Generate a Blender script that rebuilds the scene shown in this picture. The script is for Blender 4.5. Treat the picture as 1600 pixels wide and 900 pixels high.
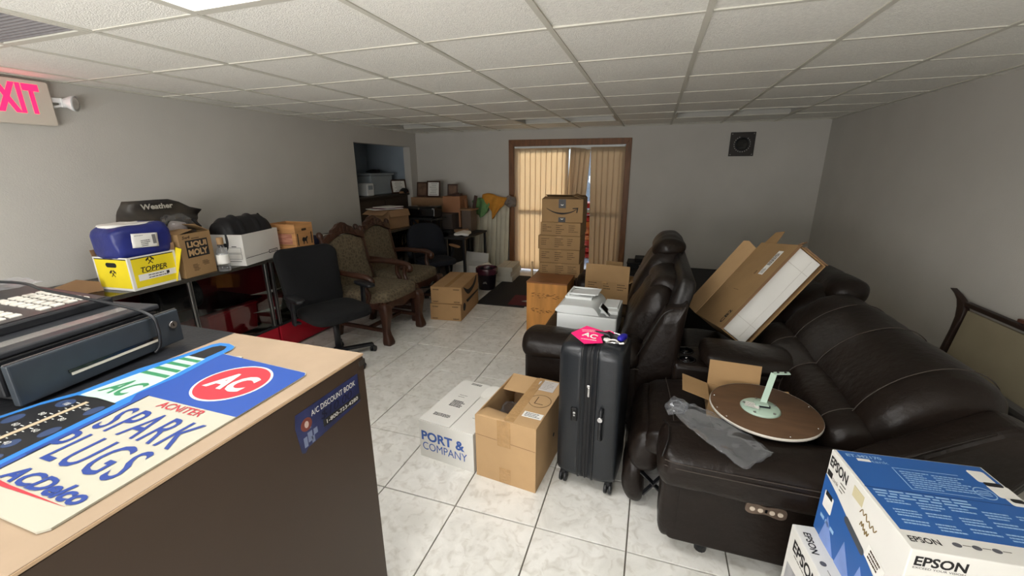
import bpy, math, random
from mathutils import Matrix, Vector, noise
for o in list(bpy.data.objects): bpy.data.objects.remove(o)
SC = bpy.context.scene
COL = SC.collection
R = math.radians
rnd = random.Random(7)

# ------------------------------------------------------------------ camera
HF = 1.6                       # lens height above the floor
CH = 2.169                     # ceiling height
YAW, PITCH, ROLL = -0.323, -0.2788, -0.005
cd = bpy.data.cameras.new('camera'); cam = bpy.data.objects.new('camera', cd); COL.objects.link(cam)
cd.sensor_width = 36; cd.lens = 648.3/1600*36; cd.clip_start = 0.02
fw = Vector((math.sin(YAW)*math.cos(PITCH), math.cos(YAW)*math.cos(PITCH), math.sin(PITCH)))
rt = Vector((math.cos(YAW), -math.sin(YAW), 0)); up = rt.cross(fw)
rt2 = rt*math.cos(ROLL)+up*math.sin(ROLL); up2 = up*math.cos(ROLL)-rt*math.sin(ROLL)
m3 = Matrix((rt2, up2, -fw)).transposed()
cam.matrix_world = Matrix.Translation((0, 0, HF)) @ m3.to_4x4()
SC.camera = cam
# ------------------------------------------------------------------ world, sun, exposure
SC.view_settings.view_transform = 'Standard'; SC.view_settings.look = 'None'
SC.view_settings.gamma = 1; SC.view_settings.use_curve_mapping = False
SC.view_settings.exposure = 0.34
w = bpy.data.worlds.new('world'); SC.world = w; w.use_nodes = True
wn = w.node_tree.nodes; bg = wn['Background']
sky = wn.new('ShaderNodeTexSky'); sky.sky_type = 'NISHITA'; sky.sun_disc = False
sky.sun_elevation = R(50); sky.sun_rotation = R(30)
w.node_tree.links.new(sky.outputs[0], bg.inputs[0]); bg.inputs[1].default_value = 0.9
sd = bpy.data.lights.new('sun', 'SUN'); sd.energy = 4.0; sd.angle = R(2); sd.color = (1, .93, .82)
sun = bpy.data.objects.new('sun', sd); COL.objects.link(sun)
sun.rotation_euler = Vector((0.22, -0.85, -0.5)).to_track_quat('-Z', 'Y').to_euler()
LAMP = 10.5                    # emission of the lit ceiling panels

# area lamp added behind the camera for assumed daylight; no window is modelled
wd_ = bpy.data.lights.new('window_daylight', 'AREA'); wd_.shape = 'RECTANGLE'; wd_.size = 3.2; wd_.size_y = 1.2; wd_.energy = 125; wd_.color = (1, .99, .98)
wo_ = bpy.data.objects.new('window_daylight', wd_); COL.objects.link(wo_); wo_.location = (-1.5, -1.50, 1.15); wo_.rotation_euler = (R(107), 0, R(3))

# ------------------------------------------------------------------ helpers
def lin(c):
    c = c/255.0
    return c/12.92 if c <= .04045 else ((c+.055)/1.055)**2.4
def rgb(r, g, b): return (lin(r), lin(g), lin(b), 1)
MATS = {}
def mat(name, col, rough=.6, var=.0, scale=8., metal=0., bump=0., bscale=40., trans=0., emit=0., ior=1.45, coat=0., stretch=None, col2=None, sheen=0., detail=4., alpha=1., spec=.5):
    m = bpy.data.materials.new(name); m.use_nodes = True; MATS[name] = m
    nt = m.node_tree; p = nt.nodes['Principled BSDF']; L = nt.links
    p.inputs['Base Color'].default_value = col; p.inputs['Roughness'].default_value = rough
    p.inputs['Metallic'].default_value = metal; p.inputs['Transmission Weight'].default_value = trans
    p.inputs['IOR'].default_value = ior; p.inputs['Coat Weight'].default_value = coat
    p.inputs['Specular IOR Level'].default_value = spec
    if alpha < 1: p.inputs['Alpha'].default_value = alpha
    if emit: p.inputs['Emission Color'].default_value = col; p.inputs['Emission Strength'].default_value = emit
    if var or bump:
        tc = nt.nodes.new('ShaderNodeTexCoord'); mp = nt.nodes.new('ShaderNodeMapping'); L.new(tc.outputs['Object'], mp.inputs[0])
        if stretch: mp.inputs['Scale'].default_value = stretch
    if var:
        n = nt.nodes.new('ShaderNodeTexNoise'); n.inputs['Scale'].default_value = scale; n.inputs['Detail'].default_value = detail
        L.new(mp.outputs[0], n.inputs['Vector'])
        cr = nt.nodes.new('ShaderNodeValToRGB'); L.new(n.outputs['Fac'], cr.inputs[0])
        c2 = col2 if col2 else tuple(min(1, x*(1+var)) for x in col[:3])+(1,)
        c1 = tuple(x*(1-var) for x in col[:3])+(1,) if not col2 else col
        cr.color_ramp.elements[0].position = .32; cr.color_ramp.elements[1].position = .68
        cr.color_ramp.elements[0].color = c1; cr.color_ramp.elements[1].color = c2
        L.new(cr.outputs[0], p.inputs['Base Color'])
    if bump:
        n = nt.nodes.new('ShaderNodeTexNoise'); n.inputs['Scale'].default_value = bscale; n.inputs['Detail'].default_value = 5
        L.new(mp.outputs[0], n.inputs['Vector'])
        b = nt.nodes.new('ShaderNodeBump'); b.inputs['Strength'].default_value = bump; b.inputs['Distance'].default_value = .01
        L.new(n.outputs['Fac'], b.inputs['Height']); L.new(b.outputs[0], p.inputs['Normal'])
    return m

WORLD = {}
class MB:
    def __init__(s): s.v = []; s.f = []; s.sm = []
    def add(s, vs, fs, smooth=False, M=None):
        b = len(s.v)
        for q in vs:
            q = Vector(q)
            s.v.append(M @ q if M else q)
        for f in fs: s.f.append([i+b for i in f]); s.sm.append(smooth)
        return s
    def box(s, c, d, M=None, rz=0., taper=1.):
        x, y, z = d[0]/2, d[1]/2, d[2]/2; t = taper
        vs = [(-x, -y, -z), (x, -y, -z), (x, y, -z), (-x, y, -z), (-x*t, -y*t, z), (x*t, -y*t, z), (x*t, y*t, z), (-x*t, y*t, z)]
        T = Matrix.Translation(c) @ Matrix.Rotation(rz, 4, 'Z')
        if M: T = M @ T
        return s.add(vs, [(3, 2, 1, 0), (4, 5, 6, 7), (0, 1, 5, 4), (1, 2, 6, 5), (2, 3, 7, 6), (3, 0, 4, 7)], False, T)
    def bar(s, a, b, w, h, upv=(0, 0, 1), ext=0.):
        a, b = Vector(a), Vector(b); d = (b-a); L = d.length; d.normalize()
        u = Vector(upv); r = d.cross(u)
        if r.length < 1e-4: r = d.cross(Vector((0, 1, 0)))
        r.normalize(); u = r.cross(d)
        M = Matrix((d, r, u)).transposed().to_4x4(); M.translation = (a+b)/2
        return s.box((0, 0, 0), (L+2*ext, w, h), M)
    def prism(s, poly, z0, z1, M=None, smooth=False):
        n = len(poly); vs = [(p[0], p[1], z0) for p in poly]+[(p[0], p[1], z1) for p in poly]
        fs = [list(range(n))[::-1], list(range(n, 2*n))]
        s.add(vs, fs, False, M); b = len(s.v)-2*n
        for i in range(n):
            j = (i+1) % n; s.f.append([b+i, b+j, b+n+j, b+n+i]); s.sm.append(smooth)
        return s
    def rings(s, rings, smooth=True, cap=True, closed=True):
        n = len(rings[0]); b = len(s.v)
        for r in rings:
            for p in r: s.v.append(Vector(p))
        for k in range(len(rings)-1):
            for i in range(n if closed else n-1):
                j = (i+1) % n
                s.f.append([b+k*n+i, b+k*n+j, b+(k+1)*n+j, b+(k+1)*n+i]); s.sm.append(smooth)
        if cap:
            for k in (0, len(rings)-1):
                idx = [b+k*n+i for i in range(n)]
                s.f.append(idx[::-1] if k == 0 else idx); s.sm.append(smooth)
        return s
    def lathe(s, prof, c=(0, 0, 0), n=28, M=None, sx=1., sy=1., cap=True):
        T = Matrix.Translation(c)
        if M: T = M @ T
        rs = [[T @ Vector((r*sx*math.cos(2*math.pi*i/n), r*sy*math.sin(2*math.pi*i/n), z)) for i in range(n)] for r, z in prof]
        return s.rings(rs, True, cap)
    def cyl(s, a, b, r, n=16, r2=None):
        a, b = Vector(a), Vector(b); d = (b-a).normalized()
        u = d.orthogonal().normalized(); v = d.cross(u); r2 = r if r2 is None else r2
        mk = lambda c, q: [c+u*(q*math.cos(2*math.pi*i/n))+v*(q*math.sin(2*math.pi*i/n)) for i in range(n)]
        A, B = mk(a, r), mk(b, r2); bI = len(s.v)
        s.v += A+B
        for i in range(n):
            j = (i+1) % n; s.f.append([bI+i, bI+j, bI+n+j, bI+n+i]); s.sm.append(True)
        s.f.append([bI+i for i in range(n)][::-1]); s.sm.append(False)
        s.f.append([bI+n+i for i in range(n)]); s.sm.append(False)
        return s
    def tube(s, pts, r, n=8, sub=6, flat=1.):
        P = spline(pts, sub) if sub > 1 else [Vector(p) for p in pts]
        N = len(P); rs = []; u = None
        for i, p in enumerate(P):
            d = (P[min(i+1, N-1)]-P[max(i-1, 0)]).normalized()
            if u is None: u = d.orthogonal().normalized()
            u = (u-d*u.dot(d)).normalized(); v = d.cross(u)
            q = r(i/(N-1)) if callable(r) else r
            rs.append([p+u*(q*math.cos(2*math.pi*k/n))+v*(q*flat*math.sin(2*math.pi*k/n)) for k in range(n)])
        return s.rings(rs, True, True)
    def pillow(s, c, d, e=.35, M=None, nu=28, nv=16, puff=0.):
        """superellipsoid: d = full sizes, e small = boxy"""
        f = lambda t, k: math.copysign(abs(t)**k, t)
        rs = []
        for j in range(nv+1):
            ph = -math.pi/2+math.pi*j/nv; ring = []
            for i in range(nu):
                th = 2*math.pi*i/nu
                cz = f(math.cos(ph), e)
                q = Vector((f(math.cos(th), e)*cz*d[0]/2, f(math.sin(th), e)*cz*d[1]/2, f(math.sin(ph), e)*d[2]/2))+Vector(c)
                ring.append(M @ q if M else q)
            rs.append(ring)
        return s.rings(rs, True, True)
    def wrinkle(s, amp, sc, seed=0.):
        for q in s.v:
            q += noise.noise_vector(q*sc+Vector((seed, seed*1.7, 0)))*amp
        return s
    def build(s, name, m, parent=None, bevel=0., sub=0, world=False, seg=2, sharp=False):
        me = bpy.data.meshes.new(name)
        vs = s.v
        if world and parent is not None:
            I = WORLD[parent.name].inverted(); vs = [I @ q for q in vs]
        me.from_pydata([tuple(q) for q in vs], [], s.f)
        me.polygons.foreach_set('use_smooth', s.sm); me.update()
        import bmesh
        b = bmesh.new(); b.from_mesh(me); bmesh.ops.recalc_face_normals(b, faces=b.faces); b.to_mesh(me); b.free()
        if m is not None: me.materials.append(m)
        o = bpy.data.objects.new(name, me); COL.objects.link(o)
        if parent is not None: o.parent = parent
        else: WORLD[o.name] = Matrix()
        WORLD[o.name] = WORLD[parent.name].copy() if parent is not None else Matrix()
        if bevel:
            md = o.modifiers.new('bevel', 'BEVEL'); md.width = bevel; md.segments = seg; md.limit_method = 'ANGLE'; md.angle_limit = R(40)
        if sub:
            md = o.modifiers.new('sub', 'SUBSURF'); md.levels = sub; md.render_levels = sub
        return o
def spline(pts, sub=6, closed=False):
    P = [Vector(p) for p in pts]; n = len(P); out = []
    rng = n if closed else n-1
    for i in range(rng):
        p0 = P[(i-1) % n] if closed else P[max(i-1, 0)]; p1 = P[i]; p2 = P[(i+1) % n]
        p3 = P[(i+2) % n] if closed else P[min(i+2, n-1)]
        for k in range(sub):
            t = k/sub
            out.append(.5*((2*p1)+(p2-p0)*t+(2*p0-5*p1+4*p2-p3)*t*t+(3*p1-p0-3*p2+p3)*t**3))
    if not closed: out.append(P[-1])
    return out
def sp2(pts, sub=6, closed=True): return [(q.x, q.y) for q in spline([(p[0], p[1], 0) for p in pts], sub, closed)]
def circ(cx, cy, r, n=32, sx=1., sy=1.): return [(cx+r*sx*math.cos(2*math.pi*i/n), cy+r*sy*math.sin(2*math.pi*i/n)) for i in range(n)]
def rrect(x0, y0, x1, y1, r, n=4):
    P = []
    for cx, cy, a in ((x1-r, y1-r, 0), (x0+r, y1-r, 90), (x0+r, y0+r, 180), (x1-r, y0+r, 270)):
        for k in range(n+1):
            t = R(a+90*k/n); P.append((cx+r*math.cos(t), cy+r*math.sin(t)))
    return P
def roll(mb, prof, y0, y1, re=.06, ne=5, axis='y', sub=5, mid=6, amp=0.):
    """a puffy closed profile (x,z) swept along y with rounded ends"""
    pr = [(q.x, q.y) for q in spline([(p[0], p[1], 0) for p in prof], sub, True)]
    cx = sum(p[0] for p in pr)/len(pr); cz = sum(p[1] for p in pr)/len(pr)
    half = min(max(p[0] for p in pr)-min(p[0] for p in pr), max(p[1] for p in pr)-min(p[1] for p in pr))/2
    st = []
    for k in range(ne+1):
        a = math.pi/2*k/ne; st.append((y0+re*(1-math.sin(a)), 1-min(.9, re/half)*(1-math.cos(a))))
    st2 = [(y0+re+(y1-y0-2*re)*k/mid, 1.+amp*math.sin(math.pi*k/mid)) for k in range(1, mid)]
    st3 = [(y0+y1-a, b) for a, b in st][::-1]
    st = sorted(st)
    rs = []
    for y, sc in sorted(st+st2+st3):
        if axis == 'y': rs.append([(cx+(x-cx)*sc, y, cz+(z-cz)*sc) for x, z in pr])
        else: rs.append([(y, cx+(x-cx)*sc, cz+(z-cz)*sc) for x, z in pr])
    return mb.rings(rs, True, True)

def thing(name, label, cat, loc=(0, 0, 0), rz=0., group=None):
    o = bpy.data.objects.new(name, None); COL.objects.link(o); o.empty_display_size = .1
    o.location = loc; o.rotation_euler = (0, 0, rz); o['label'] = label; o['category'] = cat
    if group: o['group'] = group
    WORLD[o.name] = Matrix.Translation(loc) @ Matrix.Rotation(rz, 4, 'Z')
    return o
def tag(o, label, cat, group=None, kind=None):
    o['label'] = label; o['category'] = cat
    if group: o['group'] = group
    if kind: o['kind'] = kind
    return o
def struct(name, mb, m, parent=None, **k):
    o = mb.build(name, m, parent, **k); o['kind'] = 'structure'; return o
def dup(root, loc, rz, label=None, group=None):
    r = root.copy(); COL.objects.link(r); r.location = loc; r.rotation_euler = (0, 0, rz)
    WORLD[r.name] = Matrix.Translation(loc) @ Matrix.Rotation(rz, 4, 'Z')
    if label: r['label'] = label
    if group: r['group'] = group
    for ch in list(root.children):
        c = ch.copy(); COL.objects.link(c); c.parent = r
        for g in list(ch.children):
            d = g.copy(); COL.objects.link(d); d.parent = c
    return r
def text(body, m, parent, o, right, upv, W=None, H=None, name='lettering', shear=0., fat=0., depth=.0006, off=.0008, center=True, world=False, space=1.):
    """writing fitted into a W x H box whose lower-left corner (or centre) is o"""
    cu = bpy.data.curves.new('t', 'FONT'); cu.body = body; cu.size = 1; cu.shear = shear; cu.offset = fat
    cu.space_character = space; cu.resolution_u = 3
    to = bpy.data.objects.new('t', cu); COL.objects.link(to)
    dg = bpy.context.evaluated_depsgraph_get(); dg.update()
    me = bpy.data.meshes.new_from_object(to.evaluated_get(dg))
    bpy.data.objects.remove(to); bpy.data.curves.remove(cu)
    xs = [v.co.x for v in me.vertices]; ys = [v.co.y for v in me.vertices]
    x0, x1, y0, y1 = min(xs), max(xs), min(ys), max(ys)
    sx = W/(x1-x0) if W else None; sy = H/(y1-y0) if H else None
    sx = sx or sy; sy = sy or sx
    r = Vector(right).normalized(); u = Vector(upv).normalized(); n = r.cross(u)
    ox, oy = ((x0+x1)/2, (y0+y1)/2) if center else (x0, y0)
    for v in me.vertices:
        v.co = Vector(o)+r*((v.co.x-ox)*sx)+u*((v.co.y-oy)*sy)+n*off
    if world and parent is not None: me.transform(WORLD[parent.name].inverted())
    me.materials.clear(); me.materials.append(m)
    ob = bpy.data.objects.new(name, me); COL.objects.link(ob); ob.parent = parent
    WORLD[ob.name] = WORLD[parent.name].copy()
    return ob
def decal(poly, m, parent, o, right, upv, name='label', t=.0006, off=.0003, world=False):
    """a flat printed patch / sticker: 2-D polygon laid on a face"""
    r = Vector(right).normalized(); u = Vector(upv).normalized(); n = r.cross(u)
    M = Matrix((r, u, n)).transposed().to_4x4(); M.translation = Vector(o)
    return MB().prism(poly, off, off+t, M).build(name, m, parent, world=world)
def rect(w, h, cx=0., cy=0.): return [(cx-w/2, cy-h/2), (cx+w/2, cy-h/2), (cx+w/2, cy+h/2), (cx-w/2, cy+h/2)]
def lines(parent, m, o, right, upv, n, w, pitch, h=.002, name='printed_text', ragged=.4, seed=1, world=False):
    """rows of small illegible print as one mesh"""
    r = Vector(right).normalized(); u = Vector(upv).normalized(); k = r.cross(u)
    M = Matrix((r, u, k)).transposed().to_4x4(); M.translation = Vector(o)
    q = random.Random(seed); mb = MB()
    for i in range(n):
        x = 0.; W = w*(1-ragged*q.random())
        while x < W:
            l = min(W-x, w*(.05+.12*q.random()))
            mb.prism(rect(l, h, x+l/2, -i*pitch), .0004, .0008, M); x += l+w*.025
    return mb.build(name, m, parent, world=world)

# ------------------------------------------------------------------ materials
M_wall = mat('wall_paint', rgb(196, 193, 186), .8, .03, 2.5, bump=.12, bscale=130)
M_tile = mat('ceiling_tile', rgb(240, 238, 230), .95, .05, 60, bump=.5, bscale=160)
M_tbar = mat('ceiling_bar', rgb(205, 202, 190), .6)
M_grout = mat('grout', rgb(118, 112, 104), .9)
M_dark = mat('recess_dark', rgb(70, 72, 76), .9)
M_card = mat('cardboard', rgb(158, 126, 86), .8, .07, 5, bump=.08, bscale=60)
M_card2 = mat('cardboard_pale', rgb(186, 152, 110), .8, .06, 5, bump=.08, bscale=60)
M_cardd = mat('cardboard_brown', rgb(142, 110, 80), .85, .08, 5)
M_cardw = mat('white_carton', rgb(222, 220, 214), .75, .03, 6, bump=.05, bscale=50)
M_tape = mat('packing_tape', rgb(178, 142, 98), .25, .08, 30, bump=.3, bscale=60)
M_leather = mat('brown_leather', rgb(25, 18, 14), .38, .15, 9, bump=.35, bscale=28, spec=.32)
M_leatherd = mat('dark_leather', rgb(19, 15, 13), .45, .12, 9, bump=.25, bscale=30)
M_thread = mat('seam_thread', rgb(58, 50, 44), .7)
M_blackp = mat('black_plastic', rgb(24, 25, 28), .38, .1, 20)
M_blackm = mat('black_matte', rgb(20, 20, 22), .7, .1, 20)
M_blackg = mat('black_gloss', rgb(12, 12, 14), .12)
M_mesh = mat('black_fabric', rgb(8, 9, 12), .9, .2, 60, bump=.3, bscale=200)
M_navy = mat('navy_fabric', rgb(16, 21, 31), .8, .2, 50, bump=.3, bscale=160)
M_white = mat('white_plastic', rgb(226, 229, 228), .4)
M_whitep = mat('white_paper', rgb(232, 230, 224), .8, .02, 8)
M_ink = mat('black_ink', rgb(28, 27, 28), .7)
M_brink = mat('brown_ink', rgb(70, 52, 34), .8)
M_chrome = mat('chrome', rgb(200, 200, 202), .22, metal=1)
M_steel = mat('steel', rgb(150, 148, 146), .35, metal=1)
M_wooddk = mat('carved_wood', rgb(60, 35, 23), .4, .3, 3, stretch=(6, 6, 1), bump=.15, bscale=20)
M_pine = mat('stained_pine', rgb(120, 78, 44), .5, .25, 4, stretch=(6, 6, 1))
M_oak = mat('orange_veneer', rgb(204, 142, 72), .5, .16, 4, stretch=(5, 5, .8))
M_damask = None
def pattern_mats():
    global M_damask
    m = bpy.data.materials.new('damask_fabric'); m.use_nodes = True; nt = m.node_tree; p = nt.nodes['Principled BSDF']
    p.inputs['Roughness'].default_value = .95
    tc = nt.nodes.new('ShaderNodeTexCoord'); v = nt.nodes.new('ShaderNodeTexVoronoi'); v.inputs['Scale'].default_value = 30
    nz = nt.nodes.new('ShaderNodeTexNoise'); nz.inputs['Scale'].default_value = 34; nz.inputs['Detail'].default_value = 6
    mx = nt.nodes.new('ShaderNodeMath'); mx.operation = 'MULTIPLY'
    nt.links.new(tc.outputs['Object'], v.inputs['Vector']); nt.links.new(tc.outputs['Object'], nz.inputs['Vector'])
    v.feature = 'DISTANCE_TO_EDGE'
    ad = nt.nodes.new('ShaderNodeMath'); ad.operation = 'MULTIPLY_ADD'; ad.inputs[1].default_value = 1.6; 
    nt.links.new(v.outputs['Distance'], ad.inputs[0]); nt.links.new(nz.outputs['Fac'], ad.inputs[2])
    cr = nt.nodes.new('ShaderNodeValToRGB'); nt.links.new(ad.outputs[0], cr.inputs[0])
    cr.color_ramp.elements[0].position = .42; cr.color_ramp.elements[1].position = .95
    cr.color_ramp.elements[0].color = rgb(112, 100, 78); cr.color_ramp.elements[1].color = rgb(82, 72, 56)
    nt.links.new(cr.outputs[0], p.inputs['Base Color']); M_damask = m
    # marbled floor tile
    m = bpy.data.materials.new('marbled_tile'); m.use_nodes = True; nt = m.node_tree; p = nt.nodes['Principled BSDF']
    p.inputs['Roughness'].default_value = .28
    tc = nt.nodes.new('ShaderNodeTexCoord'); a = nt.nodes.new('ShaderNodeTexNoise'); b = nt.nodes.new('ShaderNodeTexNoise')
    a.inputs['Scale'].default_value = 4.2; a.inputs['Detail'].default_value = 7; a.inputs['Distortion'].default_value = 1.4; a.inputs['Roughness'].default_value = .62
    b.inputs['Scale'].default_value = 19; b.inputs['Detail'].default_value = 5; b.inputs['Distortion'].default_value = 1.
    for q in (a, b): nt.links.new(tc.outputs['Object'], q.inputs['Vector'])
    c1 = nt.nodes.new('ShaderNodeValToRGB'); c2 = nt.nodes.new('ShaderNodeValToRGB')
    nt.links.new(a.outputs['Fac'], c1.inputs[0]); nt.links.new(b.outputs['Fac'], c2.inputs[0])
    c1.color_ramp.elements[0].position = .36; c1.color_ramp.elements[1].position = .6
    c1.color_ramp.elements[0].color = rgb(216, 214, 207); c1.color_ramp.elements[1].color = rgb(232, 230, 224)
    c2.color_ramp.elements[0].position = .3; c2.color_ramp.elements[1].position = .5
    c2.color_ramp.elements[0].color = rgb(226, 223, 218); c2.color_ramp.elements[1].color = (1, 1, 1, 1)
    mx = nt.nodes.new('ShaderNodeMix'); mx.data_type = 'RGBA'; mx.blend_type = 'MULTIPLY'; mx.inputs[0].default_value = .8
    nt.links.new(c1.outputs[0], mx.inputs[6]); nt.links.new(c2.outputs[0], mx.inputs[7]); nt.links.new(mx.outputs[2], p.inputs['Base Color'])
    return m
M_floor = pattern_mats()
def clear_film(name, col, rough, fac):
    m = bpy.data.materials.new(name); m.use_nodes = True; nt = m.node_tree; nt.nodes.remove(nt.nodes['Principled BSDF'])
    t = nt.nodes.new('ShaderNodeBsdfTransparent'); t.inputs[0].default_value = col
    g = nt.nodes.new('ShaderNodeBsdfGlossy'); g.inputs['Roughness'].default_value = rough
    d = nt.nodes.new('ShaderNodeBsdfDiffuse'); d.inputs[0].default_value = (.8, .82, .85, 1)
    mx0 = nt.nodes.new('ShaderNodeMixShader'); mx0.inputs[0].default_value = .28
    nt.links.new(g.outputs[0], mx0.inputs[1]); nt.links.new(d.outputs[0], mx0.inputs[2])
    mx = nt.nodes.new('ShaderNodeMixShader'); fr = nt.nodes.new('ShaderNodeFresnel'); fr.inputs[0].default_value = 1.45
    ad = nt.nodes.new('ShaderNodeMath'); ad.operation = 'ADD'; ad.inputs[1].default_value = fac; ad.use_clamp = True
    ad.operation = 'MULTIPLY_ADD'; ad.inputs[1].default_value = .4; ad.inputs[2].default_value = fac
    nt.links.new(fr.outputs[0], ad.inputs[0]); nt.links.new(ad.outputs[0], mx.inputs[0])
    nt.links.new(t.outputs[0], mx.inputs[1]); nt.links.new(mx0.outputs[0], mx.inputs[2])
    nt.links.new(mx.outputs[0], nt.nodes['Material Output'].inputs[0]); return m
M_film = clear_film('clear_film', (.95, .96, .98, 1), .09, .04)
def glass_pane(name, tint):
    m = bpy.data.materials.new(name); m.use_nodes = True; nt = m.node_tree; nt.nodes.remove(nt.nodes['Principled BSDF'])
    t = nt.nodes.new('ShaderNodeBsdfTransparent'); t.inputs[0].default_value = tint
    g = nt.nodes.new('ShaderNodeBsdfGlossy'); g.inputs['Roughness'].default_value = .02
    mx = nt.nodes.new('ShaderNodeMixShader'); fr = nt.nodes.new('ShaderNodeFresnel'); fr.inputs[0].default_value = 1.45
    nt.links.new(fr.outputs[0], mx.inputs[0]); nt.links.new(t.outputs[0], mx.inputs[1]); nt.links.new(g.outputs[0], mx.inputs[2])
    nt.links.new(mx.outputs[0], nt.nodes['Material Output'].inputs[0]); return m
M_glass = glass_pane('window_glass', (.95, .97, .96, 1))
M_caseglass = glass_pane('showcase_glass', (.86, .87, .86, 1))
M_shade = glass_pane('insect_screen', (.45, .45, .46, 1))  # tint for the sheet added to dim the right-hand blinds
M_smoke = glass_pane('smoked_top_glass', (.42, .40, .37, 1))
M_gap = None
def translucent(name, col, fac):
    m = bpy.data.materials.new(name); m.use_nodes = True; nt = m.node_tree; nt.nodes.remove(nt.nodes['Principled BSDF'])
    d = nt.nodes.new('ShaderNodeBsdfDiffuse'); d.inputs[0].default_value = col
    t = nt.nodes.new('ShaderNodeBsdfTranslucent'); t.inputs[0].default_value = col
    mx = nt.nodes.new('ShaderNodeMixShader'); mx.inputs[0].default_value = fac
    nt.links.new(d.outputs[0], mx.inputs[1]); nt.links.new(t.outputs[0], mx.inputs[2])
    nt.links.new(mx.outputs[0], nt.nodes['Material Output'].inputs[0]); return m
M_blind = translucent('blind_fabric', rgb(233, 213, 184), .58)
def carton(name, label, cat, loc, rz, w, d, h, m, flaps=(), group=None, closed=False, t=.005, bevel=.002, fm=None):
    """a cardboard box; open ones get real walls and one child per flap: (side, angle, length[, share])"""
    r = thing(name, label, cat, loc, rz, group)
    mb = MB()
    if closed: mb.box((0, 0, h/2), (w, d, h))
    else:
        mb.box((0, 0, t/2), (w, d, t))
        for sx in (-1, 1): mb.box((sx*(w/2-t/2), 0, h/2+t/2), (t, d, h-t))
        for sy in (-1, 1): mb.box((0, sy*(d/2-t/2), h/2+t/2), (w-2*t, t, h-t))
    mb.build('body', m, r, bevel=bevel if closed else 0)
    for f in flaps:
        side, ang, ln = f[:3]; sh = f[3] if len(f) > 3 else 1.
        ax = {'-x': Vector((-1, 0, 0)), '+x': Vector((1, 0, 0)), '-y': Vector((0, -1, 0)), '+y': Vector((0, 1, 0))}[side]
        half = w/2 if side[1] == 'x' else d/2; wid = (d if side[1] == 'x' else w)*sh
        hinge = ax*half+Vector((0, 0, h)); a = R(ang)
        dirv = -ax*math.cos(a)+Vector((0, 0, math.sin(a)))
        MB().bar(hinge, hinge+dirv*ln, wid, t*.7, upv=(ax*math.sin(a)+Vector((0, 0, math.cos(a))))).build('flap', fm or m, r)
    return r
# ------------------------------------------------------------------ the room
XL, YB, YF = -3.79, 6.36, -1.6
BR = (1.985, YB); FR = (2.19, YF)             # the right wall runs a little askew
H0 = CH+.12
# floor: real tiles over a grout bed
TX, TY, FX0, FY0 = .4091, .4242, -1.622, 4.470
fl = MB().box((-1.3, 1.6, -.06), (7.6, 10.2, .1))
struct('floor', fl, M_grout)
ti = MB()
for i in range(-7, 10):
    for j in range(-6, 20):
        x = FX0+i*TX; y = FY0-j*TY
        if x > 2.15 or x+TX < -4.75 or y-TY > YB or y-TY < YF: continue
        g = .0032; y1 = min(y, YB+.05)
        ti.box((x+TX/2, (y1+y-TY)/2, -.007), (TX-2*g, y1-y+TY-2*g, .014))
        # tile faces are flush at z = 0
fo = struct('floor.001', ti, M_floor, bevel=.0012, seg=1)
# ceiling: lay-in panels on a T-bar grid
CX0, CY0, CT, CTY = -1.080, 1.9325, .6109, .6096
lit = {(-1, -2), (0, -2), (-1, -5), (0, -5)}
fixt = {(-1, 5), (0, 5), (2, 5), (3, 5), (-4, 5), (-3, 5)}
vent = {(-3, -2)}
cm = MB()
for i in range(-5, 6):
    for j in range(-9, 9):
        if (i, j) in lit or (i, j) in fixt or (i, j) in vent: continue
        x = CX0+i*CT; y = CY0+j*CTY
        if x > 2.1 or y > YB: continue
        x1 = x+CT; y1 = min(y+CTY, YB)
        q = random.Random(i*31+j*7); tilt = lambda: q.uniform(-.002, .003)
        vs = [(x, y, CH+.001+tilt()), (x1, y, CH+.001+tilt()), (x1, y1, CH+.001+tilt()), (x, y1, CH+.001+tilt())]
        vs += [(a, b, c+.015) for a, b, c in vs]
        cm.add(vs, [(3, 2, 1, 0), (4, 5, 6, 7), (0, 1, 5, 4), (1, 2, 6, 5), (2, 3, 7, 6), (3, 0, 4, 7)])
ceil = struct('ceiling', cm, M_tile)
gb = MB()
for i in range(-5, 7):
    x = CX0+i*CT
    if -3.9 < x < 2.2: gb.box((x, 1.6, CH), (.024, 9.7, .009))
for j in range(-9, 9):
    y = CY0+j*CTY
    if y < YB: gb.box((-.85, y, CH+.001), (6.1, .020, .008))
gb.box((XL+.012, 1.6, CH), (.024, 9.7, .01)); gb.box((-.9, YB-.012, CH), (5.9, .024, .01))
struct('ceiling_grid', gb, M_tbar, ceil)
struct('ceiling_slab', MB().box((-1.3, 1.6, CH+.3), (7.6, 10.2, .06)), M_dark, ceil)
# walls
AY0, AY1, AZ = 4.80, 6.16, 1.952               # alcove opening in the left wall
wl = MB()
wl.box((XL-.06, (YF+AY0)/2, H0/2), (.12, AY0-YF, H0)); wl.box((XL-.06, (AY0+AY1)/2, (AZ+H0)/2), (.12, AY1-AY0, H0-AZ))
wl.box((XL-.06, (AY1+YB)/2, H0/2), (.12, YB-AY1, H0))
struct('wall_left', wl, M_wall)
M_alc = mat('alcove_paint', rgb(150, 162, 172), .85, .04, 3)
al = MB()
al.box((-4.72, 5.5, H0/2), (.06, 1.6, H0)); al.box((-4.3, 4.70, H0/2), (.84, .06, H0)); al.box((-4.3, 6.27, H0/2), (.84, .06, H0))
al.box((-4.3, 5.5, AZ+.2), (.84, 1.6, .05))
struct('wall_alcove', al, M_alc)
DX0, DX1, DZ = -2.085, -.425, 1.935             # opening of the sliding door
wb = MB()
wb.box(((XL+DX0)/2, YB+.06, H0/2), (DX0-XL, .12, H0)); wb.box(((DX1+2.3)/2, YB+.06, H0/2), (2.3-DX1, .12, H0))
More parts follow.
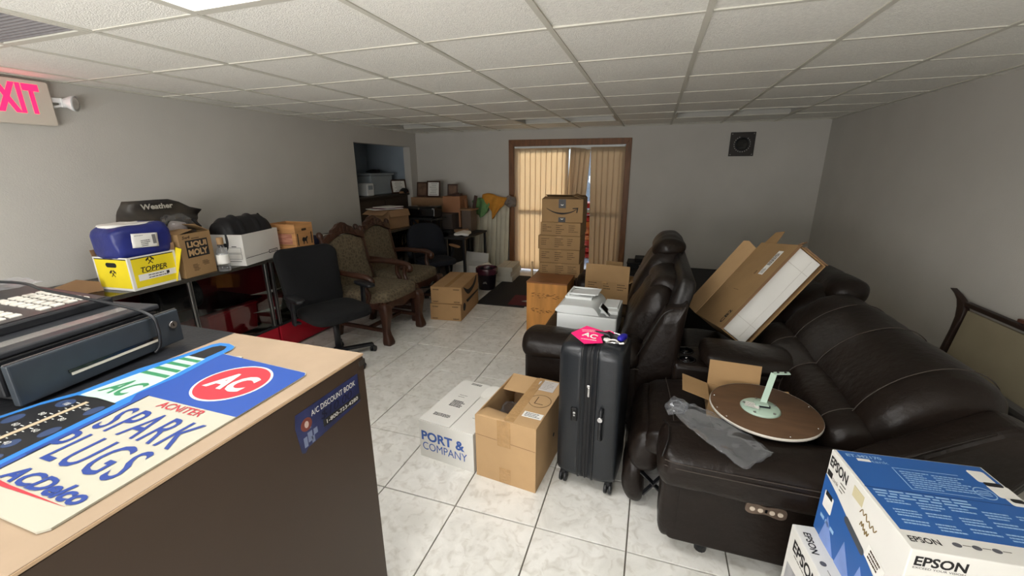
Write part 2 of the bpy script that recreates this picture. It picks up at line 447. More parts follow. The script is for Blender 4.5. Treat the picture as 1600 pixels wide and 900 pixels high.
wb.box(((DX0+DX1)/2, YB+.06, (DZ+H0)/2), (DX1-DX0, .12, H0-DZ))
struct('wall_back', wb, M_wall)
wr = MB().prism([BR, (BR[0]+.12, BR[1]), (FR[0]+.12, FR[1]), FR], 0, H0)
struct('wall_right', wr, M_wall)
struct('wall_front', MB().box((-.8, YF-.06, H0/2), (6.6, .12, H0)), M_wall)
# door casing
tr = MB(); tw = .075
tr.prism([(-2.165, 0), (DX0, 0), (DX0, DZ), (-2.165, DZ+.095)], 0, .022, Matrix(((1, 0, 0, 0), (0, 0, -1, YB), (0, 1, 0, 0), (0, 0, 0, 1))))
tr.prism([(DX1, 0), (-.345, 0), (-.345, DZ+.08), (DX1, DZ)], 0, .022, Matrix(((1, 0, 0, 0), (0, 0, -1, YB), (0, 1, 0, 0), (0, 0, 0, 1))))
tr.prism([(DX0, DZ), (DX1, DZ), (-.345, DZ+.08), (-2.165, DZ+.095)], 0, .022, Matrix(((1, 0, 0, 0), (0, 0, -1, YB), (0, 1, 0, 0), (0, 0, 0, 1))))
for x in (DX0-.004, DX1+.004): tr.box((x, YB+.06, DZ/2), (.012, .12, DZ))
tr.box(((DX0+DX1)/2, YB+.06, DZ+.004), (DX1-DX0, .12, .012))
struct('trim_1', tr, M_pine, bevel=.003)
# sliding glass door behind the blinds
df = MB()
for x in (DX0+.03, -1.27, -1.20, DX1-.03): df.box((x, YB+.075, DZ/2), (.05, .035, DZ-.02))
for z in (.05, .98, DZ-.03): df.box(((DX0+DX1)/2, YB+.075, z), (DX1-DX0-.02, .035, .05))
d1 = struct('door_1', df, mat('door_frame', rgb(210, 206, 196), .5), bevel=.002)
struct('pane', MB().box(((DX0+DX1)/2, YB+.075, DZ/2), (DX1-DX0-.06, .005, DZ-.06)), M_glass, d1)
sc_ = struct('insect_screen', MB().box((-.83, YB+.105, DZ/2), (.80, .003, DZ-.06)), M_shade, d1)  # tinted sheet added behind the right-hand slats to shade them
# vertical blinds
vb = thing('vertical_blind', 'cream vertical blinds with gaps hanging in the brown framed doorway', 'blinds', ((DX0+DX1)/2, YB+.005, 0))
MB().box(((DX0+DX1)/2, YB+.01, DZ-.018), (DX1-DX0-.02, .035, .028)).build('head_rail', M_white, vb, world=True)
def slat(x0, x1, z1, ang, lean=0., z0=.03):
    wd = .092; a = R(ang); mb = MB(); n = 6; rs = []
    for k in range(11):
        z = z0+(z1-z0)*k/10; xx = x0+(x1-x0)*k/10; ring = []
        for i in range(n+1):
            t = (i/n-.5); cv = .006*(1-4*t*t)
            ring.append((xx+t*wd*math.cos(a)-cv*math.sin(a), YB+.008+t*wd*math.sin(a)+cv*math.cos(a)-lean*(1-k/10), z))
        for i in range(n, -1, -1):
            q = ring[i]; ring.append((q[0], q[1]+.0008, q[2]))
        rs.append(ring)
    mb.rings(rs, True, True); mb.build('slat', M_blind, vb, world=True)
for k in range(10): slat(-2.035+k*.083, -2.035+k*.083, DZ-.03, 7-(k % 3)*1.5)
for k in range(4): slat(-1.27+k*.062+.01, -1.17+k*.070, DZ-.03-(.01*k), 38-4*k, .02)
for k in range(6): slat(-.82+k*.070, -.87+k*.082, DZ-.035, 9+(k % 2)*3, .015)
# outdoors, seen through the gaps
og = MB().box((-1, 11, -.1), (14, 9.2, .08)); struct('terrace', og, mat('terrace_concrete', rgb(226, 222, 212), .8, .06, 3))
ow = MB().box((-1, 11.5, 1.15), (14, .15, 2.3)); struct('wall_garden', ow, mat('garden_wall', rgb(240, 238, 230), .8, .04, 3))
M_red = mat('red_plastic', rgb(205, 48, 26), .5, .1, 10); M_orange = mat('orange_plastic', rgb(236, 120, 40), .5, .1, 10)
for k, (z, m, nm, lb) in enumerate([(0., M_red, 'red', 'red crate lowest in the stack outside the door gap'), (.35, M_orange, 'or', 'orange crate in the middle of the stack outside the door gap'), (.7, M_red, 'red', 'red crate on top of the stack outside the door gap')]):
    c = thing('plastic_crate', lb, 'crate', (-.93, 8.1, z-.06), .1, 'crates outside the door')
    bd = MB(); 
    for sx in (-1, 1): bd.box((sx*.29, 0, .17), (.02, .4, .3))
    for sy in (-1, 1):
        for q in range(3): bd.box((0, sy*.2, .05+q*.12), (.58, .02, .07))
    bd.box((0, 0, .02), (.58, .4, .02)); bd.build('body', m, c, bevel=.004)
    MB().box((0, 0, .335), (.62, .44, .025)).build('rim', m, c, bevel=.005)

# ------------------------------------------------------------------ ceiling fittings
M_lit = bpy.data.materials.new('lit_diffuser'); M_lit.use_nodes = True
_p = M_lit.node_tree.nodes['Principled BSDF']; _p.inputs['Base Color'].default_value = (.9, .9, .9, 1)
_p.inputs['Emission Color'].default_value = (1, .995, .98, 1); _p.inputs['Emission Strength'].default_value = LAMP
M_off = mat('unlit_diffuser', rgb(190, 188, 180), .3)
def troffer(i, j, n, label, m, deep=False, group='ceiling light panels'):
    x0, y0 = CX0+i*CT, CY0+j*CTY; x1, y1 = x0+n*CT, y0+CTY
    t = thing('ceiling_light', label, 'ceiling light', ((x0+x1)/2, (y0+y1)/2, CH), 0, group)
    W, D = x1-x0-.03, y1-y0-.03; f = MB()
    for sx in (-1, 1): f.box((sx*(W/2-.012), 0, .0), (.024, D, .014))
    for sy in (-1, 1): f.box((0, sy*(D/2-.012), .0), (W-.048, .024, .014))
    f.build('frame', M_tbar, t, bevel=.002)
    if deep:
        h = MB(); h.box((0, 0, .085), (W, D, .01))
        for sx in (-1, 1): h.box((sx*(W/2-.005), 0, .045), (.01, D, .08))
        for sy in (-1, 1): h.box((0, sy*(D/2-.005), .045), (W-.02, .01, .08))
        h.build('housing', M_off, t)
        for k in (-1, 1): MB().cyl((-W/2+.05, k*.14, .05), (W/2-.05, k*.14, .05), .016, 12).build('tube_lamp', M_white, t)
    else: MB().box((0, 0, .004), (W-.05, D-.05, .004)).build('diffuser', m, t)
    return t
troffer(-1, -2, 2, 'lit white ceiling panel light at the top edge of the photo', M_lit)
troffer(-1, -5, 2, 'lit ceiling panel light behind the camera over the counter', M_lit)  # second lit panel, added out of view to light the room
troffer(-1, 5, 2, 'unlit recessed ceiling light in front of the curtained doorway', M_off, True, 'unlit ceiling troffers')
troffer(2, 5, 2, 'unlit recessed ceiling light above the square black wall vent', M_off, True, 'unlit ceiling troffers')
troffer(-4, 5, 2, 'unlit recessed ceiling light nearest the dark alcove', M_off, True, 'unlit ceiling troffers')
gx, gy = CX0-3*CT+CT/2, CY0-2*CTY+CTY/2
t = thing('ceiling_vent', 'grey square air return grille in the ceiling above the exit sign', 'vent', (gx, gy, CH))
f = MB()
for s in (-1, 1): f.box((s*.285, 0, 0), (.03, .6, .012)); f.box((0, s*.285, 0), (.54, .03, .012))
f.build('frame', M_tbar, t, bevel=.002)
f = MB()
for k in range(24): f.box((0, -.26+k*.0226, .006), (.545, .004, .018))
f.build('louvre', mat('vent_grey', rgb(140, 136, 136), .6), t)
MB().box((0, 0, .04), (.58, .58, .01)).build('backing', M_dark, t)

# wall vent: square black plate with a round fan mouth
t = thing('wall_fan', 'black square exhaust fan with a round mouth high on the back wall', 'fan', (1.036, YB, 1.898))
pl = [(-.146, -.148), (.146, -.148), (.146, .148), (-.146, .148)]
Mv = Matrix(((1, 0, 0, 0), (0, 0, -1, 0), (0, 1, 0, 0), (0, 0, 0, 1)))
MB().prism(pl, .001, .016, Mv).build('plate', mat('fan_plate', rgb(40, 34, 30), .5, .15, 20), t, bevel=.003)
MB().lathe([(.086, .016), (.086, .03), (.074, .034), (.068, .02), (.066, .017)], n=32, M=Mv, cap=False).build('ring', M_blackp, t)
MB().prism(circ(0, 0, .066, 28), .0155, .0175, Mv).build('mouth', M_blackg, t)
q = MB()
for k in range(22):
    a = 2*math.pi*k/22
    if 1.0 < a < 1.9: continue
    q.prism([(.096*math.cos(a+u)+0, .096*math.sin(a+u)) if False else ((.094+v)*math.cos(a+u), (.094+v)*math.sin(a+u)) for u, v in ((-.07, -.006), (.07, -.006), (.07, .006), (-.07, .006))], .0162, .0168, Mv)
q.build('white_mark', mat('faded_white', rgb(150, 148, 144), .8), t)
q = MB()
for sx in (-1, 1):
    for sy in (-1, 1): q.prism(circ(sx*.125, sy*.127, .006, 10), .016, .019, Mv)
q.build('screw', M_steel, t)

# exit sign with emergency lamp head
t = thing('exit_sign', 'white exit sign with glowing red letters at the top left', 'exit sign', (XL, 1.60, 1.885))
Me = Matrix(((0, 0, 1, 0), (1, 0, 0, 0), (0, 1, 0, 0), (0, 0, 0, 1)))   # local (y, z) outline pushed out along +x
MB().prism(rrect(-.22, 0, .225, .262, .012), .002, .05, Me).build('housing', mat('sign_housing', rgb(208, 200, 186), .45), t, bevel=.006)
M_exit = mat('exit_glow', (1, .01, .06, 1), .4, emit=2.6)
text('EXIT', M_exit, t, (.0502, .043, .152), (0, 1, 0), (0, 0, 1), .255, .172, fat=.045, space=1.1)
a = MB(); a.bar((.03, .22, .16), (.03, .285, .165), .02, .03); a.bar((.03, .22, .115), (.03, .285, .135), .014, .014); a.box((.03, .285, .15), (.03, .03, .055))
a.build('arm', M_white, t, bevel=.003)
Ml = Matrix.Translation((.035, .30, .155)) @ Vector((.8, .6, -.12)).to_track_quat('Z', 'Y').to_matrix().to_4x4()
MB().lathe([(.012, -.02), (.022, -.015), (.045, .03), (.05, .045), (.05, .05)], n=24, M=Ml).build('lamp_head', M_white, t)
MB().lathe([(.0, .0515), (.03, .0515), (.044, .0505)], n=24, M=Ml, cap=True).build('lens', mat('lamp_lens', rgb(205, 203, 200), .15), t)
# ------------------------------------------------------------------ foreground counter, sign, cash register
CZ = 1.04
t = thing('service_counter', 'tan topped counter with glossy brown front panel in the left foreground', 'counter', (-1.1, .35, 0))
X0, X1, Y0, Y1 = -1.385, -.838, -.55, 1.0
M_ctop = mat('tan_laminate', rgb(150, 130, 108), .42, .05, 9, bump=.03, bscale=50)
M_cfront = mat('brown_laminate', rgb(66, 53, 43), .42, .03, 3, spec=.3)
MB().box(((X0+X1)/2, (Y0+Y1)/2, CZ-.005), (X1-X0, Y1-Y0, .010)).build('top', M_ctop, t, world=True, bevel=.0015)
MB().box((X1-.006, (Y0+Y1)/2+.0, (CZ-.010)/2), (.012, Y1-Y0-.002, CZ-.012)).build('front_panel', M_cfront, t, world=True, bevel=.001)
MB().box(((X0+X1)/2, Y1-.012, (CZ-.010)/2), (X1-X0-.03, .018, CZ-.012)).build('end_panel', M_cfront, t, world=True, bevel=.001)
q = MB().box((X1+.0006, (Y0+Y1)/2, CZ-.005), (.0012, Y1-Y0, .006)); q.build('edge_strip', mat('pale_edge', rgb(188, 158, 126), .5), t, world=True)
cl = MB().box((X1-.004, Y1-.008, CZ-.03), (.012, .03, .02)); cl.build('worn_corner', mat('bare_chipboard', rgb(44, 38, 32), .9), t, world=True, bevel=.003)
# sticker on the front panel
M_stick = mat('sticker_navy', rgb(44, 50, 88), .3, .35, 14)
o = (X1+.0005, Y1, 0)
fx = lambda d, z: (X1+.001, Y1-d, z-.004)
pts = [(.036, .983), (.285, .983), (.290, .93), (.284, .90), (.278, .868), (.27, .862), (.262, .866), (.032, .893)]
pts = [(.036, .985), (.282, .985), (.288, .95), (.284, .915), (.279, .868), (.268, .862), (.258, .872), (.036, .889)]
Ms = Matrix(((0, 0, 1, X1), (-1, 0, 0, Y1), (0, 1, 0, 0), (0, 0, 0, 1)))
st = MB().prism([(a, b) for a, b in pts], .0003, .001, Ms).build('sticker', M_stick, t, world=True)
r_, u_ = (0, 1, 0), (0, 0, 1)
text('A/C DISCOUNT BOOK', M_whitep, st, fx(.142, .966), r_, u_, .18, .017, world=True)
text('$10.00', mat('faded_ink', rgb(14, 16, 44), .4), st, fx(.135, .937), r_, u_, .13, .030, world=True, shear=.2)
decal(rect(.16, .022, 0, 0), M_ink, st, fx(.115, .911), r_, u_, 'phone_band', world=True)
text('1-800-723-4280', M_whitep, st, fx(.115, .911), r_, u_, .135, .012, world=True, off=.0014)
decal(circ(0, 0, .019, 24), mat('sticker_rust', rgb(120, 60, 50), .5), st, fx(.252, .945), r_, u_, 'badge', world=True)
decal(circ(0, 0, .010, 16, .7, 1), MATS['toy_ring'] if 'toy_ring' in MATS else mat('toy_ring', rgb(196, 170, 160), .5), st, fx(.252, .945), r_, u_, 'badge_print', world=True, off=.0008)
q = MB()
for a, b, c, d in ((.245, .90, .016, .03), (.262, .892, .012, .03), (.248, .928, .02, .01), (.225, .905, .014, .018), (.236, .886, .01, .02)):
    q.prism(rect(c, d, a, b), .0011, .0013, Ms)
q.build('toy_figure_print', mat('sticker_grey', rgb(120, 130, 160), .5), st, world=True)

t = thing('black_counter', 'black topped counter under the cash register at the left edge', 'counter', (-1.85, .2, 0))
M_bktop = mat('black_laminate', rgb(32, 33, 36), .3, .3, 18, bump=.1, bscale=80)
MB().box((-1.865, .2, CZ-.016), (.95, 1.62, .024)).build('top', M_bktop, t, world=True, bevel=.002)
MB().box((-1.865, .2, (CZ-.028)/2), (.9, 1.57, CZ-.03)).build('cabinet', M_blackm, t, world=True)

# metal sign lying across both counters
SZ = CZ+.001
t = thing('metal_sign', 'tin spark plug advertising sign lying flat on the tan counter', 'sign', (-1.15, .55, SZ))
r_, u_ = (1, 0, 0), (0, 1, 0)
O = (0, 0, 0)
out = [(-1.43, .262), (-.893, .262), (-.881, .274), (-.889, .818), (-.899, .830), (-1.165, .846), (-1.167, .853), (-1.183, .853), (-1.19, .848),
       (-1.249, .853), (-1.252, .888), (-1.262, .905), (-1.30, .916), (-1.338, .912), (-1.352, .89), (-1.362, .80), (-1.385, .70), (-1.385, .56), (-1.41, .50), (-1.425, .42)]
base = MB().prism(out, 0, .004, Matrix.Translation((0, 0, SZ))).build('plate', mat('sign_cream', rgb(170, 167, 152), .28), t, world=True)
M_swhite = mat('sign_white', rgb(196, 196, 190), .35); M_sblue = mat('sign_blue', rgb(40, 72, 144), .3); M_sbright = mat('sign_bright_blue', rgb(45, 112, 179), .3)
M_sdk = mat('sign_dark_blue', rgb(38, 61, 128), .35); M_sred = mat('sign_red', rgb(172, 51, 61), .3); M_sgreen = mat('sign_green', rgb(58, 124, 86), .35)
M_smint = mat('sign_mint', rgb(172, 193, 181), .3); M_sblk = mat('sign_black', rgb(29, 29, 31), .35); M_stan = mat('sign_tan', rgb(172, 156, 130), .4)
zz = SZ+.004
def lay(poly, m, lv, name='print'): return MB().prism(poly, zz+.0003*lv, zz+.0003*lv+.0003, None).build(name, m, base, world=True)
lay([(-1.42, .30), (-1.27, .264), (-1.152, .264), (-1.187, .604), (-.884, .602), (-.889, .816), (-.900, .828), (-1.18, .846), (-1.245, .850), (-1.30, .83), (-1.34, .7), (-1.38, .6)], M_sblue, 0, 'blue_field')
lay([(-1.428, .264), (-1.17, .264), (-1.188, .44), (-1.200, .57), (-1.228, .60), (-1.222, .70), (-1.238, .79), (-1.25, .886), (-1.264, .903), (-1.30, .914), (-1.337, .910), (-1.350, .89), (-1.360, .80), (-1.383, .70), (-1.383, .56), (-1.408, .50), (-1.423, .42)], M_sbright, 1, 'glow_outline')
lay([(-1.415, .264), (-1.185, .264), (-1.205, .42), (-1.222, .553), (-1.30, .556), (-1.366, .548), (-1.395, .49), (-1.412, .40)], M_sblk, 2, 'plug_body')
M_hl = mat('plug_highlight', rgb(47, 61, 91), .4)
for a, b, w_, h_ in ((-1.345, .515, .045, .035), (-1.235, .515, .03, .04), (-1.375, .435, .035, .04), (-1.225, .43, .03, .04), (-1.385, .35, .03, .05), (-1.215, .33, .03, .05), (-1.25, .38, .03, .03)):
    lay(circ(a, b, .5, 16, w_, h_), M_hl, 3, 'highlight')
lay([(-1.362, .552), (-1.230, .553), (-1.238, .67), (-1.262, .805), (-1.335, .805), (-1.352, .67)], M_smint, 2, 'insulator')
for y in (.690, .722, .754, .786): lay([(-1.350+.13*(y-.69), y-.008), (-1.246-.13*(y-.69), y-.008), (-1.248-.13*(y-.69), y+.006), (-1.348+.13*(y-.69), y+.006)], M_sgreen, 3, 'stripe')
lay([(-1.332, .805), (-1.268, .805), (-1.272, .875), (-1.285, .893), (-1.312, .893), (-1.328, .875)], M_sblk, 3, 'terminal')
text('AC', M_sgreen, base, (-1.295, .612, zz+.0009), r_, u_, .098, .070, world=True, shear=.25, fat=.02)
lay(rect(.013, .27, -1.298, .40), M_stan, 4, 'thermometer_tube')
q = MB(); q2 = MB()
for k in range(21):
    y = .275+k*.0125; L = .013 if k % 4 == 0 else .007
    q.prism(rect(L, .0018, -1.309-L/2, y), zz+.0012, zz+.0015); q2.prism(rect(L, .0018, -1.287+L/2, y), zz+.0012, zz+.0015)
q.build('scale_ticks', M_swhite, base, world=True); q2.build('scale_ticks', M_swhite, base, world=True)
for k, n in enumerate(('0', '20', '40', '60', '80', '100')):
    text(n, M_swhite, base, (-1.335, .288+k*.045, zz+.0012), r_, u_, .016, .011, world=True); text(n, M_swhite, base, (-1.260, .288+k*.045, zz+.0012), r_, u_, .016, .011, world=True)
lay([(-1.190, .605), (-1.1865, .605), (-1.152, .264), (-1.156, .264)], M_sblk, 2, 'black_rule')
lay(circ(-1.044, .722, .098, 44, 1, .97), M_swhite, 2, 'badge_ring'); lay(circ(-1.044, .722, .0915, 44, 1, .97), M_sred, 3, 'badge')
text('AC', M_swhite, base, (-1.044, .722, zz+.0012), r_, u_, .126, .082, world=True, shear=.12, fat=.045)
text('ACNITER', M_sred, base, (-1.042, .5855, zz+.0004), r_, u_, .146, .024, world=True, fat=.012)
def tall(s, cx, cy, W, H): text(s, M_sdk, base, (cx, cy, zz+.0004), r_, u_, W, H, world=True, fat=.006, space=1.15)
tall('SPARK', -1.036, .512, .255, .088); tall('PLUGS', -1.048, .412, .262, .086)
text('ACDelco', M_sdk, base, (-1.018, .330, zz+.0004), r_, u_, .236, .036, world=True, shear=.22, fat=.04)
lay([(-1.150, .312), (-1.08, .309), (-.915, .3085), (-1.06, .303), (-1.148, .300)], M_sred, 2, 'swoosh')

# cash register: keyboard unit on an open cash drawer
th = R(8.)
t = thing('cash_register', 'black cash register with plastic covered keyboard and open cash drawer', 'cash register', (-1.478, .893, CZ), th)
# local: x = out of the drawer front, y = along its right end; the unit runs to -y and -x
M_reg = mat('register_plastic', rgb(27, 30, 36), .38, .08, 30, bump=.05, bscale=200); M_regl = mat('register_slate', rgb(42, 48, 54), .4, .06, 30)
MB().box((-.27, -.215, .065), (.40, .40, .10)).build('drawer_case', M_blackp, t, bevel=.006)
MB().box((-.27, -.215, .006), (.36, .36, .012)).build('feet', M_blackm, t)
dr = MB().box((-.012, -.215, .062), (.022, .43, .108)).build('drawer', M_regl, t, bevel=.004)
MB().box((-.055, -.215, .04), (.07, .38, .06)).build('tray', M_blackm, dr)
MB().box((.0, -.20, .040), (.003, .235, .007)).build('slot_trim', mat('slot_white', rgb(196, 190, 176), .4), dr)
MB().box((.0, -.20, .049), (.003, .245, .008)).build('slot', M_blackg, dr)
MB().box((-.012, -.215, .117), (.006, .43, .003)).build('edge_highlight', M_steel, dr)
k = MB().cyl((-.002, -.030, .072), (.006, -.030, .072), .012, 20).build('lock', M_steel, dr)
MB().box((.0065, -.030, .072), (.001, .003, .009)).build('keyhole', M_blackg, k)
# platform with pen tray
pf = MB().box((-.265, -.215, .1245), (.40, .42, .017)).build('platform', mat('register_grey', rgb(44, 45, 48), .3, .05, 30), t, bevel=.005)
MB().prism(rrect(-.150, -.395, -.105, -.055, .018), .1329, .1340).build('pen_tray', mat('pen_tray_silver', rgb(150, 148, 144), .25, metal=.6), pf)
# keyboard housing, sloping
kh = MB()
kh.add([(-.205, -.46, .133), (-.205, -.035, .133), (-.62, -.035, .133), (-.62, -.46, .133), (-.205, -.46, .160), (-.205, -.035, .160), (-.62, -.035, .192), (-.62, -.46, .192)],
       [(3, 2, 1, 0), (4, 5, 6, 7), (0, 1, 5, 4), (1, 2, 6, 5), (2, 3, 7, 6), (3, 0, 4, 7)])
hs = kh.build('housing', M_blackp, t, bevel=.006)
sl = math.atan2(.032, .415)
Mk = Matrix.Translation((-.205, -.035, .160)) @ Matrix.Rotation(sl, 4, 'Y')     # x runs back down? rotated so -x climbs
MB().box((-.205, -.21, .0008), (.385, .395, .0016), Mk).build('key_panel', mat('key_panel', rgb(48, 46, 46), .3), t)
M_key = mat('ivory_key', rgb(196, 192, 182), .35, .05, 60)
for rI in range(6):
    for cI in range(10):
        if cI in (4,): continue
        MB().box((-.050-rI*.032, -.05-cI*.034, .0035), (.023, .028, .005), Mk, taper=.88).build('key', M_key, t, bevel=.0015)
MB().box((-.335, -.27, .006), (.055, .17, .010), Mk).build('display', mat('lcd_green', rgb(168, 184, 156), .2), t, bevel=.002)
cf = MB(); rs = []
for i in range(13):
    row = []
    for j in range(13):
        x = -.40+.12*i/12; y = -.405+.41*j/12
        row.append(Mk @ Vector((x, y, .019+.007*noise.noise(Vector((x*16, y*16, 3.1)))+.010*(noise.noise(Vector((x*42, y*42, 7)))))))
    rs.append(row)
cf.rings(rs, False, False, closed=False); c = cf.build('plastic_cover', clear_film('keyboard_film', (.97, .97, .98, 1), .18, -.02), t)
md = c.modifiers.new('s', 'SOLIDIFY'); md.thickness = .0006
# power cable trailing over the register
cb = MB().tube([(-2.25, .60, CZ+.225), (-1.95, .72, CZ+.215), (-1.78, .715, CZ+.206), (-1.66, .74, CZ+.186), (-1.53, .78, CZ+.155), (-1.46, .802, CZ+.126), (-1.447, .806, CZ+.09), (-1.449, .802, CZ+.03), (-1.46, .79, CZ+.006)], .0048, 8, 8)
c = cb.build('power_cable', M_blackp); tag(c, 'black cable draped over the cash register', 'cable')
# ------------------------------------------------------------------ glass showcases along the left wall
KZ = .86; KX = -3.10; KXB = XL+.02
M_ktop = mat('showcase_top', rgb(58, 55, 50), .25, .2, 12); M_kred = mat('showcase_red', rgb(170, 20, 40), .35, .1, 6)
M_kint = mat('showcase_lining', rgb(150, 30, 44), .5, .08, 8)
def showcase(label, y0, y1):
    t = thing('display_case', label, 'display case', ((KX+KXB)/2, (y0+y1)/2, 0), 0, 'glass showcases along the left wall')
    cx, cy, D, L = (KX+KXB)/2, (y0+y1)/2, KX-KXB, y1-y0
    tp = MB()
    for sx in (-1, 1): tp.box((cx+sx*(D/2-.02), cy, KZ-.014), (.04, L, .028))
    for sy in (-1, 1): tp.box((cx, cy+sy*(L/2-.02), KZ-.014), (D-.08, .04, .028))
    tp.build('top_frame', M_ktop, t, world=True, bevel=.002)
    MB().box((cx, cy, KZ-.005), (D-.08, L-.08, .008)).build('top_glass', M_smoke, t, world=True)
    MB().box((cx, cy, .135), (D, L, .23)).build('plinth', M_kred, t, world=True, bevel=.004)
    MB().box((cx+.004, cy, .258), (D+.008, L, .018)).build('sill', M_blackm, t, world=True, bevel=.002)
    MB().box((KXB+.012, cy, .555), (.014, L-.02, .56)).build('back_panel', M_kint, t, world=True)
    for y in (y0+.012, y1-.012): MB().box((cx-.01, y, .555), (D-.08, .012, .56)).build('end_panel', M_kint, t, world=True)
    MB().box((KX-.012, cy, .55), (.005, L-.05, .56)).build('front_glass', M_caseglass, t, world=True)
    for y in (y0+.018, (y0+y1)/2+.01, y1-.018):
        MB().box((KX-.011, y, .55), (.024, .028, .57)).build('post', M_steel, t, world=True, bevel=.003)
        MB().box((KX+.002, y, .55), (.003, .006, .57)).build('post_groove', M_blackm, t, world=True)
    for z in (.54, ):
        MB().box((cx-.02, cy, z), (D-.14, L-.06, .008)).build('shelf', M_caseglass, t, world=True)
    for z in (.58, .42):
        for y in (y1-.02,):
            MB().prism([(-.17, 0.02), (0, .012), (.17, -0.0), (0, -.018)], 0, .003, Matrix(((0, 0, 1, KX-.030), (1, 0, 0, y), (0, 1, 0, z), (0, 0, 0, 1)))).build('shelf_bracket', M_whitep, t, world=True)
    return t
showcase('glass showcase with red base under the yellow and white boxes', 1.32, 2.64)
showcase('glass showcase behind the carved armchairs further along the wall', 2.66, 5.04)
# things seen inside the near showcase
c = thing('metal_drum', 'black drum lying inside the glass showcase', 'drum', (-3.42, 2.05, .545))
Mx = Matrix.Translation((0, 0, .125)) @ Matrix.Rotation(R(90), 4, 'X')
MB().lathe([(.10, -.15), (.118, -.148), (.12, -.14), (.116, -.13), (.116, .13), (.12, .14), (.118, .148), (.10, .15)], n=28, M=Mx).build('shell', M_blackp, c)
MB().lathe([(.0, .1501), (.096, .1501), (.098, .146)], n=28, M=Mx).build('lid', M_blackm, c)
for k, (y, z, w_) in enumerate(((2.34, .27, .40), (2.92, .27, .42))):
    c = thing('storage_bin', ['red plastic bin inside the near showcase by its end post', 'red plastic bin inside the showcase near the office chair'][k], 'bin', (-3.42, y, z), 0, 'red bins in the showcase')
    b = MB().box((0, 0, .115), (.42, w_, .23), taper=1.08); b.build('tub', M_kred, c, bevel=.012)
    MB().box((0, 0, .235), (.47, w_+.05, .018)).build('lid', M_kred, c, bevel=.006)

# ------------------------------------------------------------------ boxes on the near showcase
Z0 = KZ+.001
M_yel = mat('yellow_print', rgb(236, 214, 36), .6, .03, 8)
def hammers(p, o, r_, u_, s, m):
    r = Vector(r_); u = Vector(u_); n = r.cross(u); M = Matrix((r, u, n)).transposed().to_4x4(); M.translation = Vector(o)
    q = MB()
    for k in (-1, 1):
        A = M @ Matrix.Rotation(k*R(42), 4, 'Z')
        q.prism(rect(.09*s, .8*s, 0, 0), .0006, .0012, A); q.prism([(-.28*s, .32*s), (.2*s, .34*s), (.3*s, .26*s), (.2*s, .5*s), (-.22*s, .5*s)], .0006+.0003*k, .0012+.0003*k, A)
    q.build('crossed_hammers', m, p)
# yellow fruit style carton, tilted walls splayed a little
W, D, H = .29, .30, .215
t = carton('yellow_carton', 'yellow and white open carton printed with crossed hammers below the blue bag', 'box', (-3.245, 1.785, Z0), R(5), W, D, H, M_cardw, [('-x', 100, .04), ('+y', 96, .05)], fm=M_cardd)
r_, u_ = (0, 1, 0), (0, 0, 1); f = W/2
decal(rect(.265, .185, 0, 0), M_yel, t, (f, 0, .108), r_, u_, 'yellow_panel')
decal(rect(.265, .006, 0, 0), M_ink, t, (f+.0006, 0, .203), r_, u_, 'rule')
hammers(t, (f+.0006, -.02, .172), r_, u_, .055, M_ink)
text('TOPPER', M_ink, t, (f+.0006, -.005, .125), r_, u_, .165, .034, shear=.25, fat=.02)
decal(rect(.24, .040), M_whitep, t, (f+.0006, .01, .077), r_, u_, 'label')
lines(t, M_ink, (f+.001, -.08, .106), r_, u_, 1, .15, .01, .004, seed=3); lines(t, M_ink, (f+.0016, -.05, .084), r_, u_, 2, .13, .016, .005, seed=5)
decal(rect(.018, .018), M_ink, t, (f+.0018, .075, .08), r_, u_, 'stamp')
r2 = (1, 0, 0); g = -D/2
decal(rect(.265, .185), M_yel, t, (0, g, .108), r2, u_, 'yellow_panel')
decal(rect(.265, .006), M_ink, t, (0, g-.0006, .203), r2, u_, 'rule')
decal(rrect(-.045, -.015, .045, .015, .0145), M_blackm, t, (0, g-.0006, .165), r2, u_, 'hand_hole')
hammers(t, (0, g-.0006, .105), r2, u_, .055, M_ink)
MB().bar((W/2-.02, D/2-.03, .0), (W/2+.025, D/2+.012, .225), .004, .05, upv=(1, 0, 0)).build('torn_side', M_yel, t)
# blue bag with a white label bulging out of it
t = thing('blue_bag', 'stuffed dark blue plastic bag with a white label, in the yellow carton', 'bag', (-3.25, 1.795, Z0+.190))
M_blue = mat('blue_polybag', rgb(38, 46, 116), .35, .15, 8, bump=.4, bscale=18)
b = MB().pillow((0, 0, .1075), (.26, .345, .215), .36, nu=48, nv=28).wrinkle(.016, 8, 2.).wrinkle(.006, 26, 4.)
b.build('sack', M_blue, t)
b = MB().pillow((-.02, .0, .210), (.20, .29, .03), .5, nu=30, nv=10).wrinkle(.012, 12, 1.); b.build('white_rim', M_whitep, t)
Mb = Matrix.Translation((.138, -.01, .118)) @ Matrix.Rotation(R(-4), 4, 'X')
lb = MB(); rs = []
for i in range(9):
    rs.append([Mb @ Vector((.004+.003*math.cos((j-4)/4*1.3)+.001*math.sin(i*1.1), -.075+.15*j/8, -.045+.09*i/8)) for j in range(9)])
lb.rings(rs, True, False, closed=False); l = lb.build('label', M_whitep, t); md = l.modifiers.new('s', 'SOLIDIFY'); md.thickness = .003
lines(l, M_ink, (.1475, -.07, .152), (0, 1, 0), (0, 0, 1), 1, .08, .01, .002, seed=2); lines(l, M_ink, (.1475, -.04, .118), (0, 1, 0), (0, 0, 1), 4, .06, .011, .004, seed=4)
decal(rect(.02, .06), mat('grey_ink', rgb(120, 118, 116), .8), l, (.1470, .04, .12), (0, 1, 0), (0, 0, 1), 'barcode_block')
